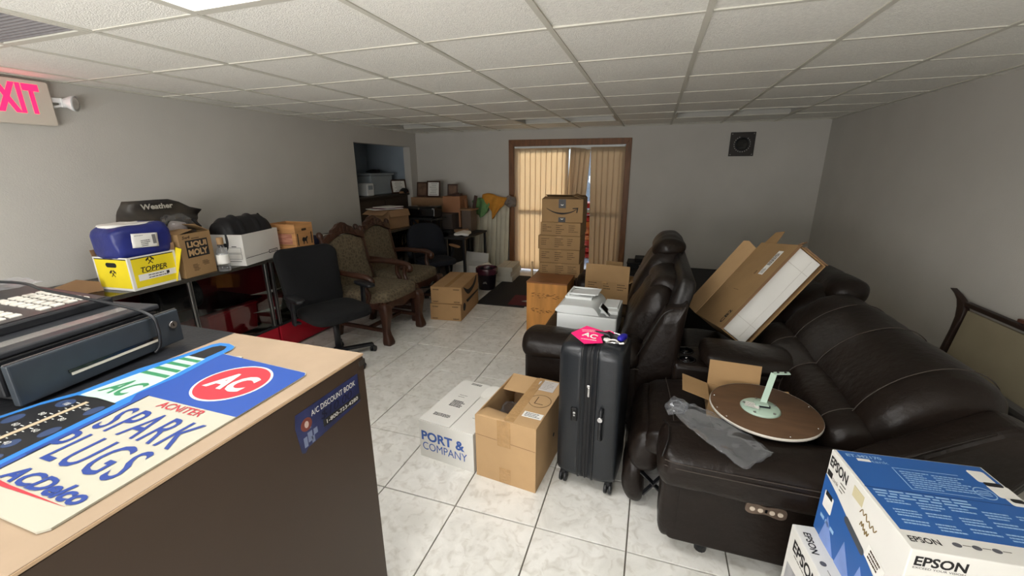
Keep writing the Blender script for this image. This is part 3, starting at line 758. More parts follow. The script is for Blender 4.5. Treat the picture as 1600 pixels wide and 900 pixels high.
# floor mat packaging sheet
t = thing('printed_sheet', 'curled black packaging sheet with silver lettering behind the blue bag', 'packaging', (-3.36, 2.05, Z0+.372))
sh = MB(); rs = []
top = [(-.195, .170), (-.1, .17), (.0, .172), (.09, .17), (.17, .145), (.25, .10), (.335, .075)]
bot = [(-.300, .0), (-.19, -.06), (-.1, .0), (.0, -.02), (.1, -.02), (.19, -.02), (.245, -.01)]
for k in range(7):
    rs.append([(.02*math.sin(k*.9)-.05*(v/8-.5)+.01*math.sin(v), top[k][0]*v/8+bot[k][0]*(1-v/8), top[k][1]*v/8+bot[k][1]*(1-v/8)) for v in range(9)])
sh.rings(rs, True, False, closed=False); s = sh.build('sheet', mat('sheet_print', rgb(44, 42, 42), .35, .5, 9, col2=rgb(70, 64, 56)), t); md = s.modifiers.new('s', 'SOLIDIFY'); md.thickness = .002
text('Weather', mat('silver_ink', rgb(176, 172, 160), .5), t, (.036, -.015, .128), (0, 1, 0), (-.25, 0, 1), .205, .038, shear=.1, fat=.03)
# what carries the sheet: a second open carton behind
carton('cardboard_carton', 'plain brown carton behind the curled black sheet, mostly hidden', 'box', (-3.60, 2.22, Z0), R(2), .26, .34, .36, M_cardd, [('+y', 82, .10)], t=.006)
# clear bag of parts
t = thing('clear_bag', 'crumpled clear plastic bag resting between blue bag and brown carton', 'bag', (-3.26, 2.10, Z0+.285))
MB().pillow((0, 0, .06), (.12, .20, .19), .7, nu=26, nv=16).wrinkle(.030, 14, 5.).wrinkle(.012, 34, 6.).build('film', M_film, t)
MB().pillow((-.01, 0, .05), (.08, .14, .10), .8, nu=18, nv=12).wrinkle(.02, 16, 3.).build('contents', mat('pink_grey_plastic', rgb(176, 166, 160), .5, .2, 14), t)
MB().bar((.03, .09, .11), (.04, .13, .05), .035, .012).build('barcode_tag', M_ink, t)
# motor oil carton
t = carton('oil_carton', 'tall brown carton with a dark two line logo block beside the clear bottle', 'box', (-3.27, 2.085, Z0), R(8), .30, .255, .31, M_card, [('-y', 12, .12), ('+y', 28, .12), ('-x', 84, .10)], t=.005)
f = .15
decal(rect(.175, .125), M_ink, t, (f, .005, .20), (0, 1, 0), (0, 0, 1), 'logo_plate')
text('LIQUI', M_card2, t, (f+.0008, .005, .228), (0, 1, 0), (0, 0, 1), .155, .048, fat=.05); text('MOLY', M_card2, t, (f+.0008, .005, .173), (0, 1, 0), (0, 0, 1), .155, .048, fat=.05)
text('5w4', M_brink, t, (f, -.07, .285), (0, 1, 0), (0, 0, 1), .06, .022, shear=.2, fat=.03)
lines(t, M_brink, (f, -.03, .273), (0, 1, 0), (0, 0, 1), 1, .06, .01, .006, ragged=0)
for a, b in ((-.04, .085), (.04, .10), (-.035, .06), (.05, .09)): lines(t, M_brink, (f, a-.02, b), (0, 1, 0), (0, 0, 1), 3, .05, .009, .004, seed=int(a*100+9))
# clear bottle with a cork coloured cap
t = thing('clear_bottle', 'clear plastic bottle with brown cap and pale label', 'bottle', (-3.07, 2.245, Z0))
MB().lathe([(.036, 0), (.040, .006), (.040, .035), (.037, .045), (.040, .055), (.040, .135), (.037, .15), (.022, .185), (.017, .20), (.017, .215)], n=24).build('body', M_film, t)
MB().lathe([(.0412, .06), (.0414, .062), (.0414, .128), (.0412, .13)], n=24, cap=False).build('label', M_whitep, t)
MB().lathe([(.0215, .205), (.0225, .208), (.0225, .25), (.020, .256), (.0, .257)], n=20).build('cap', mat('cork_brown', rgb(160, 128, 90), .6), t)
# white file box
W, D, H = .31, .45, .25
t = carton('file_box', 'white cardboard file box holding a black round vent hat', 'box', (-3.265, 2.60, Z0), R(14), W, D, H, M_cardw, [], t=.006)
u_ = (0, 0, 1); f = W/2; g = -D/2
decal(rect(.40, .004), M_ink, t, (f, -.015, .06), (0, 1, 0), u_, 'rule'); decal(rrect(-.06, -.014, .06, .014, .006), M_ink, t, (f, .13, .062), (0, 1, 0), u_, 'logo_patch')
decal(rrect(-.052, -.008, .052, .008, .003), M_cardw, t, (f+.0007, .13, .062), (0, 1, 0), u_, 'logo_inner')
lines(t, M_ink, (f+.0012, .09, .062), (0, 1, 0), u_, 1, .08, .01, .005, ragged=0)
decal(rrect(-.045, -.016, .045, .016, .015), M_blackm, t, (-.02, g, .165), (1, 0, 0), u_, 'hand_hole')
for z in (.135, .085): decal([(-.055, -.022), (.055, -.022), (.055, .022), (-.055, .022), (-.055, .02), (.053, .02), (.053, -.02), (-.055, -.02)], M_ink, t, (.075, g, z-.01), (1, 0, 0), u_, 'form_box')
decal(rect(.04, .006), M_ink, t, (.075, g-.0004, .155), (1, 0, 0), u_, 'form_mark'); decal(rect(.10, .004), M_ink, t, (.07, g-.0004, .035), (1, 0, 0), u_, 'rule'); decal(rrect(-.03, -.01, .03, .01, .004), M_ink, t, (-.01, g-.0004, .035), (1, 0, 0), u_, 'logo_patch')
# round black ribbed thing bulging out of it
t = thing('round_vent_cap', 'round black ribbed cap filling the white file box', 'vent cap', (-3.275, 2.60, Z0+.012))
Mr = Matrix.Translation((0, 0, .192)) @ Matrix.Rotation(R(90), 4, 'X')
pr = []
for k in range(25):
    y = -.215+.43*k/24; rr = .172+(.016 if abs(((k+4) % 8)-4) < 1 else 0)-.05*max(0, abs(y)-.17)/.045
    pr.append((min(rr, .19), y))
mb = MB().lathe(pr, n=40, M=Mr); 
for q in mb.v:
    q.x *= .72
mb.build('shell', mat('ribbed_black', rgb(24, 24, 27), .55, .1, 20, bump=.1, bscale=60), t)
# bacon carton with wood look print
W, D, H = .30, .22, .27
t = carton('printed_crate_box', 'wood look printed carton with bacon picture, last box on the showcase', 'box', (-3.19, 3.02, Z0), R(3), W, D, H, mat('wood_print', rgb(196, 144, 92), .6, .18, 4, stretch=(1, 1, 9)), [], t=.006)
u_ = (0, 0, 1); f = W/2; g = -D/2
bacon = mat('bacon_print', rgb(150, 84, 66), .5, .6, 7, stretch=(1, 1, 6), col2=rgb(206, 150, 128))
decal(rect(.24, .095), bacon, t, (-.01, g, .135), (1, 0, 0), u_, 'bacon_picture')
for z in (.215, .055): lines(t, M_brink, (-.10, g, z), (1, 0, 0), u_, 1, .08, .01, .006, ragged=0, seed=int(z*1000))
for z in (.19, .08): decal(rect(.28, .003), M_brink, t, (0, g, z), (1, 0, 0), u_, 'plank_line')
for y in (-.085, .085): decal(rrect(-.006, -.055, .006, .055, .005), M_ink, t, (f, y, .13), (0, 1, 0), u_, 'slot')
decal(rrect(-.03, -.010, .03, .010, .009), M_brink, t, (f, 0, .215), (0, 1, 0), u_, 'hand_hole')
q = MB()
Mh = Matrix(((0, 0, 1, f), (1, 0, 0, .0), (0, 1, 0, .115), (0, 0, 0, 1)))
q.prism(sp2([(-.034, .0), (-.03, .022), (-.012, .03), (.0, .022), (.015, .026), (.03, .036), (.036, .024), (.026, .014), (.022, -.005), (.027, -.034), (.019, -.034), (.012, -.012), (-.008, -.01), (-.016, -.034), (-.024, -.034), (-.022, -.012)], 3), .0005, .001, Mh)
q.build('horse_emblem', M_ink, t)
c = thing('black_folder', 'black flat folder poking up behind the bacon carton', 'folder', (-3.40, 2.86, Z0+.2))
MB().prism([(-.02, 0), (.16, 0), (.02, .17), (-.015, .145)], 0, .012, Matrix(((0, 0, 1, 0), (1, 0, 0, 0), (0, 1, 0, 0), (0, 0, 0, 1)))).build('sheet', M_blackm, c, bevel=.002)
# flattened brown cardboard behind the register
c = thing('cardboard_piece', 'torn piece of brown cardboard behind the cash register', 'cardboard', (-3.35, 1.45, Z0), R(-12))
MB().prism([(-.14, 0), (.16, 0), (.15, .06), (.05, .095), (-.06, .065), (-.15, .03)], -.004, .004, Matrix(((0, 0, 1, 0), (1, 0, 0, 0), (0, 1, 0, 0), (0, 0, 0, 1)))).build('sheet', M_cardd, c)
MB().box((-.08, 0, .004), (.16, .26, .006)).build('foot_fold', M_cardd, c)
# cloth and papers on the far showcase
c = thing('folded_cloth', 'dark blue folded cloth behind the black office chair', 'cloth', (-3.36, 3.36, Z0))
MB().pillow((0, 0, .045), (.34, .26, .09), .5).wrinkle(.02, 12, 2).build('folds', mat('blue_cloth', rgb(44, 48, 76), .9, .2, 16), c)
for k, (y, z, a) in enumerate(((3.72, 0, 10), (4.18, 0, -8))):
    c = thing('paper_pile', ['clear wrapped papers behind the first carved armchair', 'loose papers behind the second carved armchair'][k], 'papers', (-3.42, y, Z0), R(a), 'papers on the far showcase')
    for q in range(3): MB().box((.01*q, -.01*q, .006+q*.011), (.26, .34-.02*q, .009), rz=R(5*q-4)).wrinkle(.002, 9, q).build('sheet', M_whitep, c)

# ------------------------------------------------------------------ chairs
def caster(par, x, y, a):
    mb = MB(); d = Vector((math.cos(a), math.sin(a), 0)); n = Vector((-d.y, d.x, 0)); c = Vector((x, y, .027))
    for s in (-1, 1): mb.cyl(c+n*s*.006, c+n*s*.022, .026, 16)
    mb.cyl((x, y, .03), (x, y, .065), .008, 8); mb.box((x, y, .045), (.03, .022, .02), rz=a)
    return mb.build('caster', M_blackp, par)
def star_base(t, rad, a0=0.):
    b = MB()
    for k in range(5):
        a = a0+2*math.pi*k/5; p = Vector((math.cos(a), math.sin(a), 0))
        b.bar(Vector((0, 0, .10)), p*rad+Vector((0, 0, .072)), .045, .028)
    b.cyl((0, 0, .07), (0, 0, .125), .042, 18)
    bs = b.build('star_base', M_blackp, t, bevel=.006)
    for k in range(5):
        a = a0+2*math.pi*k/5; caster(t, rad*math.cos(a), rad*math.sin(a), a+.7)
    MB().cyl((0, 0, .10), (0, 0, .40), .026, 16).build('gas_column', M_blackp, t)
# high back task chair in black
t = thing('office_chair', 'black fabric swivel chair with tall back beside the red showcase', 'chair', (-2.48, 2.67, 0), R(-22))
star_base(t, .30, R(8))
MB().box((0, 0, .405), (.26, .22, .045)).build('mechanism', M_blackp, t, bevel=.01)
MB().pillow((.01, 0, .455), (.50, .50, .095), .45).build('seat', M_mesh, t)
bk = MB(); pr = rrect(-.245, -.275, .245, .275, .085, 6); pr = [(a*(1.0+.12*(b > .0)*(b/.275)), b) for a, b in pr]
rs = []
for s, sc in ((-.022, .94), (-.03, .98), (0, 1.), (.024, .985), (.034, .93), (.04, .7)):
    rs.append([(-.29+s-.055*(1-(a/.27)**2)-.20*(b+.27)+.0, a*sc, .685+b*sc) for a, b in pr])
bk.rings(rs, True, True).build('backrest', M_mesh, t)
MB().tube([(-.05, 0, .40), (-.22, 0, .40), (-.36, 0, .46), (-.38, 0, .62)], .026, 10, 6, .8).build('back_bracket', M_blackp, t)
for s in (-1, 1):
    a = MB().bar((-.06, s*.26, .41), (-.06, s*.31, .42), .06, .02).bar((-.06, s*.305, .40), (-.04, s*.305, .615), .05, .024, upv=(0, 1, 0)); a.build('arm_upright', M_blackp, t, bevel=.006)
    MB().pillow((.0, s*.30, .632), (.27, .085, .036), .5).build('arm_pad', M_blackp, t)
# carved armchair
def armchair():
    t = thing('carved_armchair', 'dark carved wood armchair with damask upholstery beside the black swivel chair', 'chair', (-2.55, 3.38, 0), R(-4), 'carved armchairs')
    MB().pillow((.01, 0, .44), (.58, .58, .13), .38).build('seat', M_damask, t)
    ap = MB(); Mf = Matrix(((0, 0, 1, .265), (1, 0, 0, 0), (0, 1, 0, 0), (0, 0, 0, 1)))
    edge = [(-.27, .405), (.27, .405), (.27, .33), (.19, .325), (.12, .345), (.05, .325), (0, .315), (-.05, .325), (-.12, .345), (-.19, .325), (-.27, .33)]
    ap.prism(edge, 0, .03, Mf)
    for s in (-1, 1): ap.box((0, s*.265, .375), (.53, .028, .07))
    ap.box((-.262, 0, .375), (.03, .52, .07)); ap.build('seat_rail', M_wooddk, t, bevel=.006)
    for s in (-1, 1):
        fl_ = MB(); rs = []
        for z, r_, dx in ((.40, .046, .0), (.36, .050, .012), (.30, .047, .020), (.22, .036, .014), (.14, .030, .008), (.09, .034, .014), (.05, .042, .022), (.02, .046, .026), (.0, .042, .026)):
            rs.append([(.27+dx+p[0]*r_, s*.262+p[1]*r_, z) for p in rrect(-1, -1, 1, 1, .45, 3)])
        fl_.rings(rs, True, True).build('front_leg', M_wooddk, t)
        rl = MB(); rs = []
        for z, r_, dx in ((.40, .030, 0), (.25, .028, -.01), (.10, .027, -.04), (.0, .03, -.07)):
            rs.append([(-.265+dx+p[0]*r_, s*.25+p[1]*r_, z) for p in rrect(-1, -1, 1, 1, .35, 3)])
        rl.rings(rs, True, True).build('rear_leg', M_wooddk, t)
        po = MB(); rs = []
        for k, (z, r_) in enumerate(((.38, .028), (.55, .026), (.75, .024), (.93, .022), (.965, .018), (.985, .028), (1.01, .030), (1.03, .018), (1.035, .006))):
            rs.append([(-.265-(z-.38)*.22+r_*math.cos(a), s*(.25+.02*(z-.38)/.6)+r_*math.sin(a), z) for a in [2*math.pi*i/14 for i in range(14)]])
        po.rings(rs, True, True).build('back_post', M_wooddk, t)
        MB().tube([(-.31, s*.265, .655), (-.18, s*.285, .665), (-.04, s*.30, .66), (.10, s*.305, .655), (.17, s*.30, .635), (.185, s*.295, .605), (.16, s*.295, .595)], lambda u: .024+.010*u, 10, 6, 1.).build('armrest', M_wooddk, t)
        MB().tube([(.10, s*.275, .40), (.135, s*.285, .47), (.11, s*.295, .54), (.12, s*.30, .64)], lambda u: .026-.006*u, 10, 6).build('arm_support', M_wooddk, t)
        MB().bar((.27, s*.255, .13), (-.29, s*.25, .13), .032, .036).build('side_stretcher', M_wooddk, t, bevel=.006)
    MB().bar((.06, -.25, .13), (.06, .25, .13), .036, .034).build('cross_stretcher', M_wooddk, t, bevel=.006)
    ang = math.atan(.22); Mb_ = Matrix(((0, -math.sin(ang), math.cos(ang), -.275), (1, 0, 0, 0), (0, math.cos(ang), math.sin(ang), .44), (0, 0, 0, 1)))
    pan = sp2([(-.215, .02), (.215, .02), (.228, .25), (.235, .46), (.17, .50), (.10, .535), (0, .55), (-.10, .535), (-.17, .50), (-.235, .46), (-.228, .25)], 4)
    pb = MB(); rs = []
    for dz, sc in ((-.02, 1), (.012, 1), (.026, .96), (.032, .85)): rs.append([Mb_ @ Vector((a*sc, .28+(b-.28)*sc, dz)) for a, b in pan])
    pb.rings(rs, True, True).build('back_panel', M_damask, t)
    cr = [(-.26, .47), (-.20, .50), (-.13, .525), (-.06, .55), (0, .558), (.06, .55), (.13, .525), (.20, .50), (.26, .47), (.275, .53), (.235, .555), (.20, .575), (.15, .575), (.13, .61), (.075, .635), (.045, .66), (0, .672), (-.045, .66), (-.075, .635), (-.13, .61), (-.15, .575), (-.20, .575), (-.235, .555), (-.275, .53)]
    c = MB().prism(cr, -.022, .034, Mb_)
    for a in (-.16, .16): c.prism(circ(a, .55, .026, 14), .034, .046, Mb_)
    for k in range(5): c.prism(sp2([(-.09+k*.045-.018, .575), (-.09+k*.045, .60+.02*(2-abs(k-2))), (-.09+k*.045+.018, .575)], 4), .034, .05, Mb_)
    c.build('crest_rail', M_wooddk, t, bevel=.006)
    c = MB()
    for s in (-1, 1): c.prism([(s*.215, .0), (s*.252, .0), (s*.27, .48), (s*.228, .48)], -.02, .022, Mb_)
    c.prism(rect(.46, .045, 0, .015), -.02, .022, Mb_); c.build('back_frame', M_wooddk, t, bevel=.006)
    return t
ac = armchair()
dup(ac, (-2.66, 4.04, 0), R(-2), 'dark carved wood armchair with damask upholstery beside the two stacked cartons')
# round backed dark chair by the desk
t = thing('task_chair', 'dark blue chair with rounded back and tan arms behind the carved armchairs', 'chair', (-2.67, 4.78, 0), R(-38))
star_base(t, .27, R(20))
MB().pillow((.02, 0, .44), (.46, .48, .09), .5).build('seat', M_navy, t)
bk = MB(); pr = sp2([(-.24, -.20), (.24, -.20), (.265, -.05), (.25, .12), (.17, .225), (0, .25), (-.17, .225), (-.25, .12), (-.265, -.05)], 5); rs = []
for s, sc in ((-.025, .9), (-.03, .97), (0, 1.), (.022, .98), (.034, .9), (.04, .6)): rs.append([(-.25+s-.05*(1-(a/.27)**2)-.12*(b+.2), a*sc, .655+b*sc) for a, b in pr])
bk.rings(rs, True, True).build('backrest', M_navy, t)
MB().tube([(-.03, 0, .40), (-.20, 0, .39), (-.31, 0, .45), (-.32, 0, .58)], .024, 10, 6, .8).build('back_bracket', M_blackp, t)
M_tan = mat('tan_wood', rgb(150, 112, 76), .5, .15, 5, stretch=(1, 6, 6))
for s in (-1, 1):
    MB().bar((-.04, s*.25, .40), (-.02, s*.29, .60), .04, .022, upv=(0, 1, 0)).build('arm_upright', M_blackp, t, bevel=.005)
    MB().pillow((.0, s*.29, .612), (.28, .06, .03), .5).build('armrest', M_tan, t)
# ------------------------------------------------------------------ far left corner
t = thing('desk', 'black desk heaped with cartons in the far left corner', 'desk', (-3.05, 5.75, 0))
MB().box((-3.14, 5.84, .735), (.82, .86, .03)).build('top', M_blackm, t, world=True, bevel=.003)
for x in (-3.5, -2.78): MB().box((x, 5.84, .36), (.03, .80, .72)).build('side_panel', M_blackm, t, world=True, bevel=.002)
MB().box((-3.14, 6.21, .42), (.70, .02, .60)).build('modesty_panel', M_blackm, t, world=True)
DZ0 = .751
# side return holding the papers
t = thing('side_table', 'black side table with folded papers left of the leaning slats', 'table', (-2.56, 5.54, 0))
MB().box((-2.555, 5.54, .685), (.32, .82, .026)).build('top', M_blackm, t, world=True, bevel=.003)
for x in (-2.69, -2.42):
    for y in (5.16, 5.92): MB().box((x, y, .335), (.035, .035, .67)).build('leg', M_blackp, t, world=True, bevel=.003)
carton('cardboard_box', 'wide brown carton on the desk behind the black printer', 'box', (-3.36, 6.05, DZ0), R(1), .58, .36, .43, M_cardd, closed=True)
b = carton('cardboard_box', 'tall narrow brown carton standing right of the wide one on the desk', 'box', (-2.90, 5.92, DZ0), R(3), .28, .30, .46, mat('cardboard_reddish', rgb(158, 112, 80), .85, .07, 5), closed=True)
FZ = DZ0+.431
def frame(label, x, y, z, w_, h_, rz, m, tilt=8, bw=.022, mf=None, marks=True):
    t = thing('picture_frame', label, 'picture frame', (x, y, z), R(rz), 'picture frames in the far corner')
    M = Matrix.Rotation(R(-tilt), 4, 'X') @ Matrix(((1, 0, 0, 0), (0, 0, -1, 0), (0, 1, 0, 0), (0, 0, 0, 1)))
    f = MB()
    for s in (-1, 1): f.prism(rect(bw, h_, s*(w_/2-bw/2), h_/2), -.008, .008, M)
    for s in (0, 1): f.prism(rect(w_-2*bw, bw, 0, bw/2+s*(h_-bw)), -.008, .008, M)
    f.build('frame', mf or M_wooddk, t, bevel=.002)
    p = MB().prism(rect(w_-2*bw, h_-2*bw, 0, h_/2), -.006, .002, M).build('picture', m, t)
    if marks:
        q = MB(); g = random.Random(int(x*100))
        for k in range(7):
            yy = bw+.02+(h_-2*bw-.04)*k/6
            q.prism(rect((w_-2*bw)*(.4+.4*g.random()), .006, (g.random()-.5)*.02, yy), .0022, .0028, M)
        q.build('print', mat('grey_print', rgb(120, 116, 108), .8) if 'grey_print' not in MATS else MATS['grey_print'], p)
    return t
M_pic = mat('dim_picture', rgb(110, 84, 66), .6, .4, 10)
frame('dark framed brown picture leftmost on the wide carton', -3.53, 6.02, FZ, .19, .23, 2, M_pic, marks=False)
frame('wooden frame around a white certificate on the wide carton', -3.29, 5.95, FZ, .235, .25, 0, M_whitep)
frame('small brown picture frame on the tall narrow carton', -2.95, 5.94, DZ0+.461, .17, .175, 3, M_pic, marks=False)
q = thing('wooden_block', 'low dark wooden block beside the small brown picture frame', 'block', (-2.83, 5.86, DZ0+.461)); MB().box((0, 0, .02), (.12, .12, .04)).build('body', M_wooddk, q, bevel=.004); MB().cyl((0, 0, .04), (0, 0, .052), .03, 16).build('knob', M_wooddk, q)
# small chair-like holder at the right end of the desk
t = thing('wooden_stand', 'dark wooden stand with upright back at the desk end', 'stand', (-2.645, 5.86, .699))
MB().box((0, 0, .155), (.15, .22, .31)).build('box', mat('stand_grey', rgb(96, 82, 72), .7, .1, 6), t, bevel=.003); MB().box((0, 0, .32), (.21, .26, .02)).build('shelf', M_cardd, t, bevel=.003)
MB().bar((.06, .05, .33), (.10, .05, .52), .03, .05).build('upright', M_wooddk, t, bevel=.003); MB().bar((-.06, .05, .33), (-.07, .05, .47), .04, .04).build('upright', M_pine, t, bevel=.003)
# black printer on a folding stand
t = thing('folding_stand', 'black folding stand under the glossy black printer', 'stand', (-3.05, 5.25, 0))
MB().box((-3.05, 5.25, .935), (.50, .30, .016)).build('top', M_blackm, t, world=True, bevel=.003)
for s in (-1, 1):
    MB().bar((-2.90, 5.25+s*.12, .93), (-2.80, 5.25+s*.12, .01), .022, .022).build('leg', M_blackp, t, world=True); MB().bar((-3.18, 5.25+s*.12, .93), (-2.84, 5.25+s*.12, .50), .02, .02).build('brace', M_blackp, t, world=True)
    MB().bar((-3.20, 5.25+s*.12, .93), (-3.28, 5.25+s*.12, .01), .022, .022).build('leg', M_blackp, t, world=True)
t = thing('printer', 'glossy black printer with two bright reflections in the dark corner', 'printer', (-3.06, 5.25, .944), R(4))
mb = MB(); pr = [(-.13, 0), (.11, 0), (.135, .04), (.125, .14), (.09, .165), (-.13, .165)]
mb.prism([(a, b) for a, b in pr], -.215, .215, Matrix(((0, 0, 1, 0), (-1, 0, 0, 0), (0, 1, 0, 0), (0, 0, 0, 1)))).build('body', M_blackg, t, bevel=.012, seg=3)
MB().box((0, -.13, .006), (.38, .12, .01)).build('tray', M_blackm, t, bevel=.003)
for x in (-.02, .19): MB().cyl((x, -.128, .135), (x, -.134, .135), .012, 14).build('button', M_chrome, t)  # chrome discs stand in for two bright reflections on the glossy front
t = carton('equipment_box', 'large dark grey box standing under the desk edge beside the folding stand', 'box', (-3.06, 5.66, DZ0), R(0), .56, .24, .22, mat('dark_box', rgb(66, 58, 54), .8, .08, 5), closed=True)
# carton with papers on the far showcase
t = carton('cardboard_box', 'open brown carton stuffed with papers in front of the alcove', 'box', (-3.34, 4.80, Z0), R(-10), .36, .36, .235, mat('cardboard_dull', rgb(150, 118, 86), .85, .07, 5), [('-y', 205, .12), ('+x', 250, .09)], t=.005)
c = thing('paper_pile', 'maroon and white magazines on top of the open brown carton', 'papers', (-3.35, 4.76, Z0+.240), R(-20), 'papers on the open carton')
for k, m in enumerate((M_whitep, mat('maroon_cover', rgb(96, 44, 54), .5), M_whitep)):
    q = MB().box((.0, -.02+.03*k, .006+.010*k), (.26, .40-.05*k, .007), rz=R(9*k-8)); q.wrinkle(.004, 6, k).build('sheet', m, c)
# alcove contents
t = thing('shelf_unit', 'dark brown low cabinet standing inside the alcove', 'cabinet', (-4.25, 5.55, 0))
MB().box((-4.27, 5.50, .60), (.76, 1.40, 1.20)).build('body', mat('dark_brown_wood', rgb(66, 54, 44), .7, .1, 4), t, world=True, bevel=.004); MB().box((-4.25, 5.50, 1.215), (.80, 1.44, .03)).build('top', mat('dark_brown_top', rgb(58, 50, 44), .6), t, world=True, bevel=.004)
for y in (5.17, 5.83): MB().box((-3.883, y, .62), (.012, .62, 1.08)).build('door', MATS['dark_brown_wood'], t, world=True, bevel=.003)
AZ0 = 1.231
t = thing('storage_tote', 'pale grey plastic tote with handles on the alcove cabinet', 'tote', (-4.2, 5.66, AZ0), R(2)); M_tote = mat('tote_grey', rgb(150, 160, 166), .45, .04, 6)
MB().box((0, 0, .145), (.36, .56, .29), taper=1.06).build('tub', M_tote, t, bevel=.02, seg=3); MB().box((0, 0, .305), (.43, .64, .03)).build('lid', M_tote, t, bevel=.01); MB().box((.19, 0, .02), (.012, .54, .02)).build('rib', M_tote, t)
q = thing('soft_cap', 'black crumpled cap lying on the grey tote', 'cap', (-4.18, 5.70, AZ0+.321)); MB().pillow((0, 0, .025), (.16, .26, .05), .8).wrinkle(.015, 14, 1).build('cloth', M_blackm, q); MB().pillow((.09, 0, .008), (.08, .14, .015), .7).build('brim', M_blackm, q)
q = thing('small_appliance', 'small white box shaped appliance beside the grey tote', 'appliance', (-4.02, 5.27, AZ0)); MB().box((0, 0, .09), (.16, .16, .18)).build('body', M_white, q, bevel=.015, seg=3); MB().box((.081, 0, .12), (.002, .10, .06)).build('panel', M_tote, q)
t = frame('tilted dark frame around a white print inside the alcove', -3.93, 6.00, AZ0-.0, .27, .22, 62, M_whitep, 12)
for k, (y, w_, h_) in enumerate(((5.93, .16, .09),)):
    q = thing('dark_bundle', 'dark crumpled bundle in front of the tilted frame', 'bundle', (-3.86, 6.02, AZ0)); MB().pillow((0, 0, .04), (.10, .16, .08), .8).wrinkle(.02, 16, 3).build('cloth', M_blackm, q); MB().box((0, .0, .02), (.05, .2, .03)).build('strap', M_cardd, q)
# papers on side table
c = thing('paper_pile', 'crumpled white papers on the black side table', 'papers', (-2.55, 5.40, .699), R(15))
MB().pillow((0, 0, .022), (.22, .28, .044), .5).wrinkle(.02, 12, 8).build('wrapping', M_whitep, c); MB().box((-.03, .10, .045), (.20, .12, .03), rz=R(20)).wrinkle(.01, 9, 1).build('brown_bag', M_cardd, c)
# leaning bundle of slats and the cloths hung over it
M_slat = mat('beige_slat', rgb(204, 199, 178), .7, .05, 6)
xs = [-2.685, -2.61, -2.55, -2.47, -2.39, -2.31, -2.235, -2.185]
for k, x in enumerate(xs):
    hgt = [.92, .94, .96, 1.0, 1.03, 1.06, 1.08, 1.06][k]
    s = thing('leaning_slat', ['leftmost', 'second from the left', 'third from the left', 'fourth from the left', 'fifth from the left', 'sixth from the left', 'second from the right', 'rightmost'][k]+' of the long beige slats leaning on the back wall', 'slat', (x, 6.14, 0), 0, 'beige slats leaning on the back wall')
    mb = MB(); rs = []; wd = .088
    for i in range(9):
        z = hgt*i/8; yy = .14*(i/8)+.02*(k % 2); ring = [(-wd/2+wd*j/6, yy-.010*(1-4*(j/6-.5)**2), z) for j in range(7)]
        ring += [(p[0], p[1]+.003, p[2]) for p in ring[::-1]]; rs.append(ring)
    mb.rings(rs, True, True).build('slat', M_slat, s); MB().box((0, .145+.02*(k % 2), hgt-.01), (.05, .012, .018)).build('clip', M_blackp, s)
def cloth(label, x, z, w_, h_, m, seed, rot=0., pts=None):
    t = thing('draped_cloth', label, 'cloth', (x, 6.235, z), 0, 'cloths hung over the slats')
    mb = MB(); rs = []
    for k in range(13):
        v = k/12; row = []
        for j in range(15):
            u = j/14-.5; wv = w_*(pts(v) if pts else (1-.6*v))
            row.append((u*wv+.02*math.sin(3*v+seed), -.03-.02*math.sin(9*u+seed)-.07*v*(1-v)-.018*math.sin(17*u+2*v), -h_*v*(1-.5*abs(u*2)**1.5)+.03*math.cos(5*u+seed)))
        rs.append(row)
    mb.rings(rs, True, False, closed=False); o = mb.build('cloth', m, t); md = o.modifiers.new('s', 'SOLIDIFY'); md.thickness = .004
    rr = [(q[0], q[1]+.03, q[2]-.005) for q in rs[0]]; MB().tube(rr[::2], .013, 8, 3).build('rolled_edge', m, t)
cloth('green cloth hung over the left end of the leaning slats', -2.60, 1.13, .30, .30, mat('green_cloth', rgb(108, 150, 96), .9, .15, 14), .3, pts=lambda v: 1-.25*v)
cloth('orange cloth hung in the middle over the leaning slats', -2.37, 1.20, .44, .36, mat('orange_cloth', rgb(206, 142, 52), .9, .12, 14), 1.4, pts=lambda v: 1. if v < .4 else 1-1.35*(v-.4))
t = thing('cloth_bundle', 'grey crumpled cloth bundle at the right end of the leaning slats', 'cloth', (-2.10, 6.22, 1.06)); MB().pillow((0, 0, .05), (.17, .10, .18), .9).wrinkle(.035, 16, 4).build('cloth', mat('grey_cloth', rgb(128, 118, 110), .9, .2, 16), t); MB().tube([(-.05, -.04, .02), (0, -.06, .05), (.05, -.04, .03)], .012, 8).build('knot', MATS['grey_cloth'], t)
# open white carton on the floor
t = carton('white_carton_open', 'open white carton with raised flap on the floor under the side table', 'box', (-2.50, 5.54, 0), R(-10), .40, .34, .26, M_cardw, [('-y', 258, .20), ('+x', 205, .17), ('+y', 100, .13)], t=.005, fm=M_cardw)
MB().box((0, 0, .02), (.40, .32, .03)).build('brown_lining', M_cardd, t)
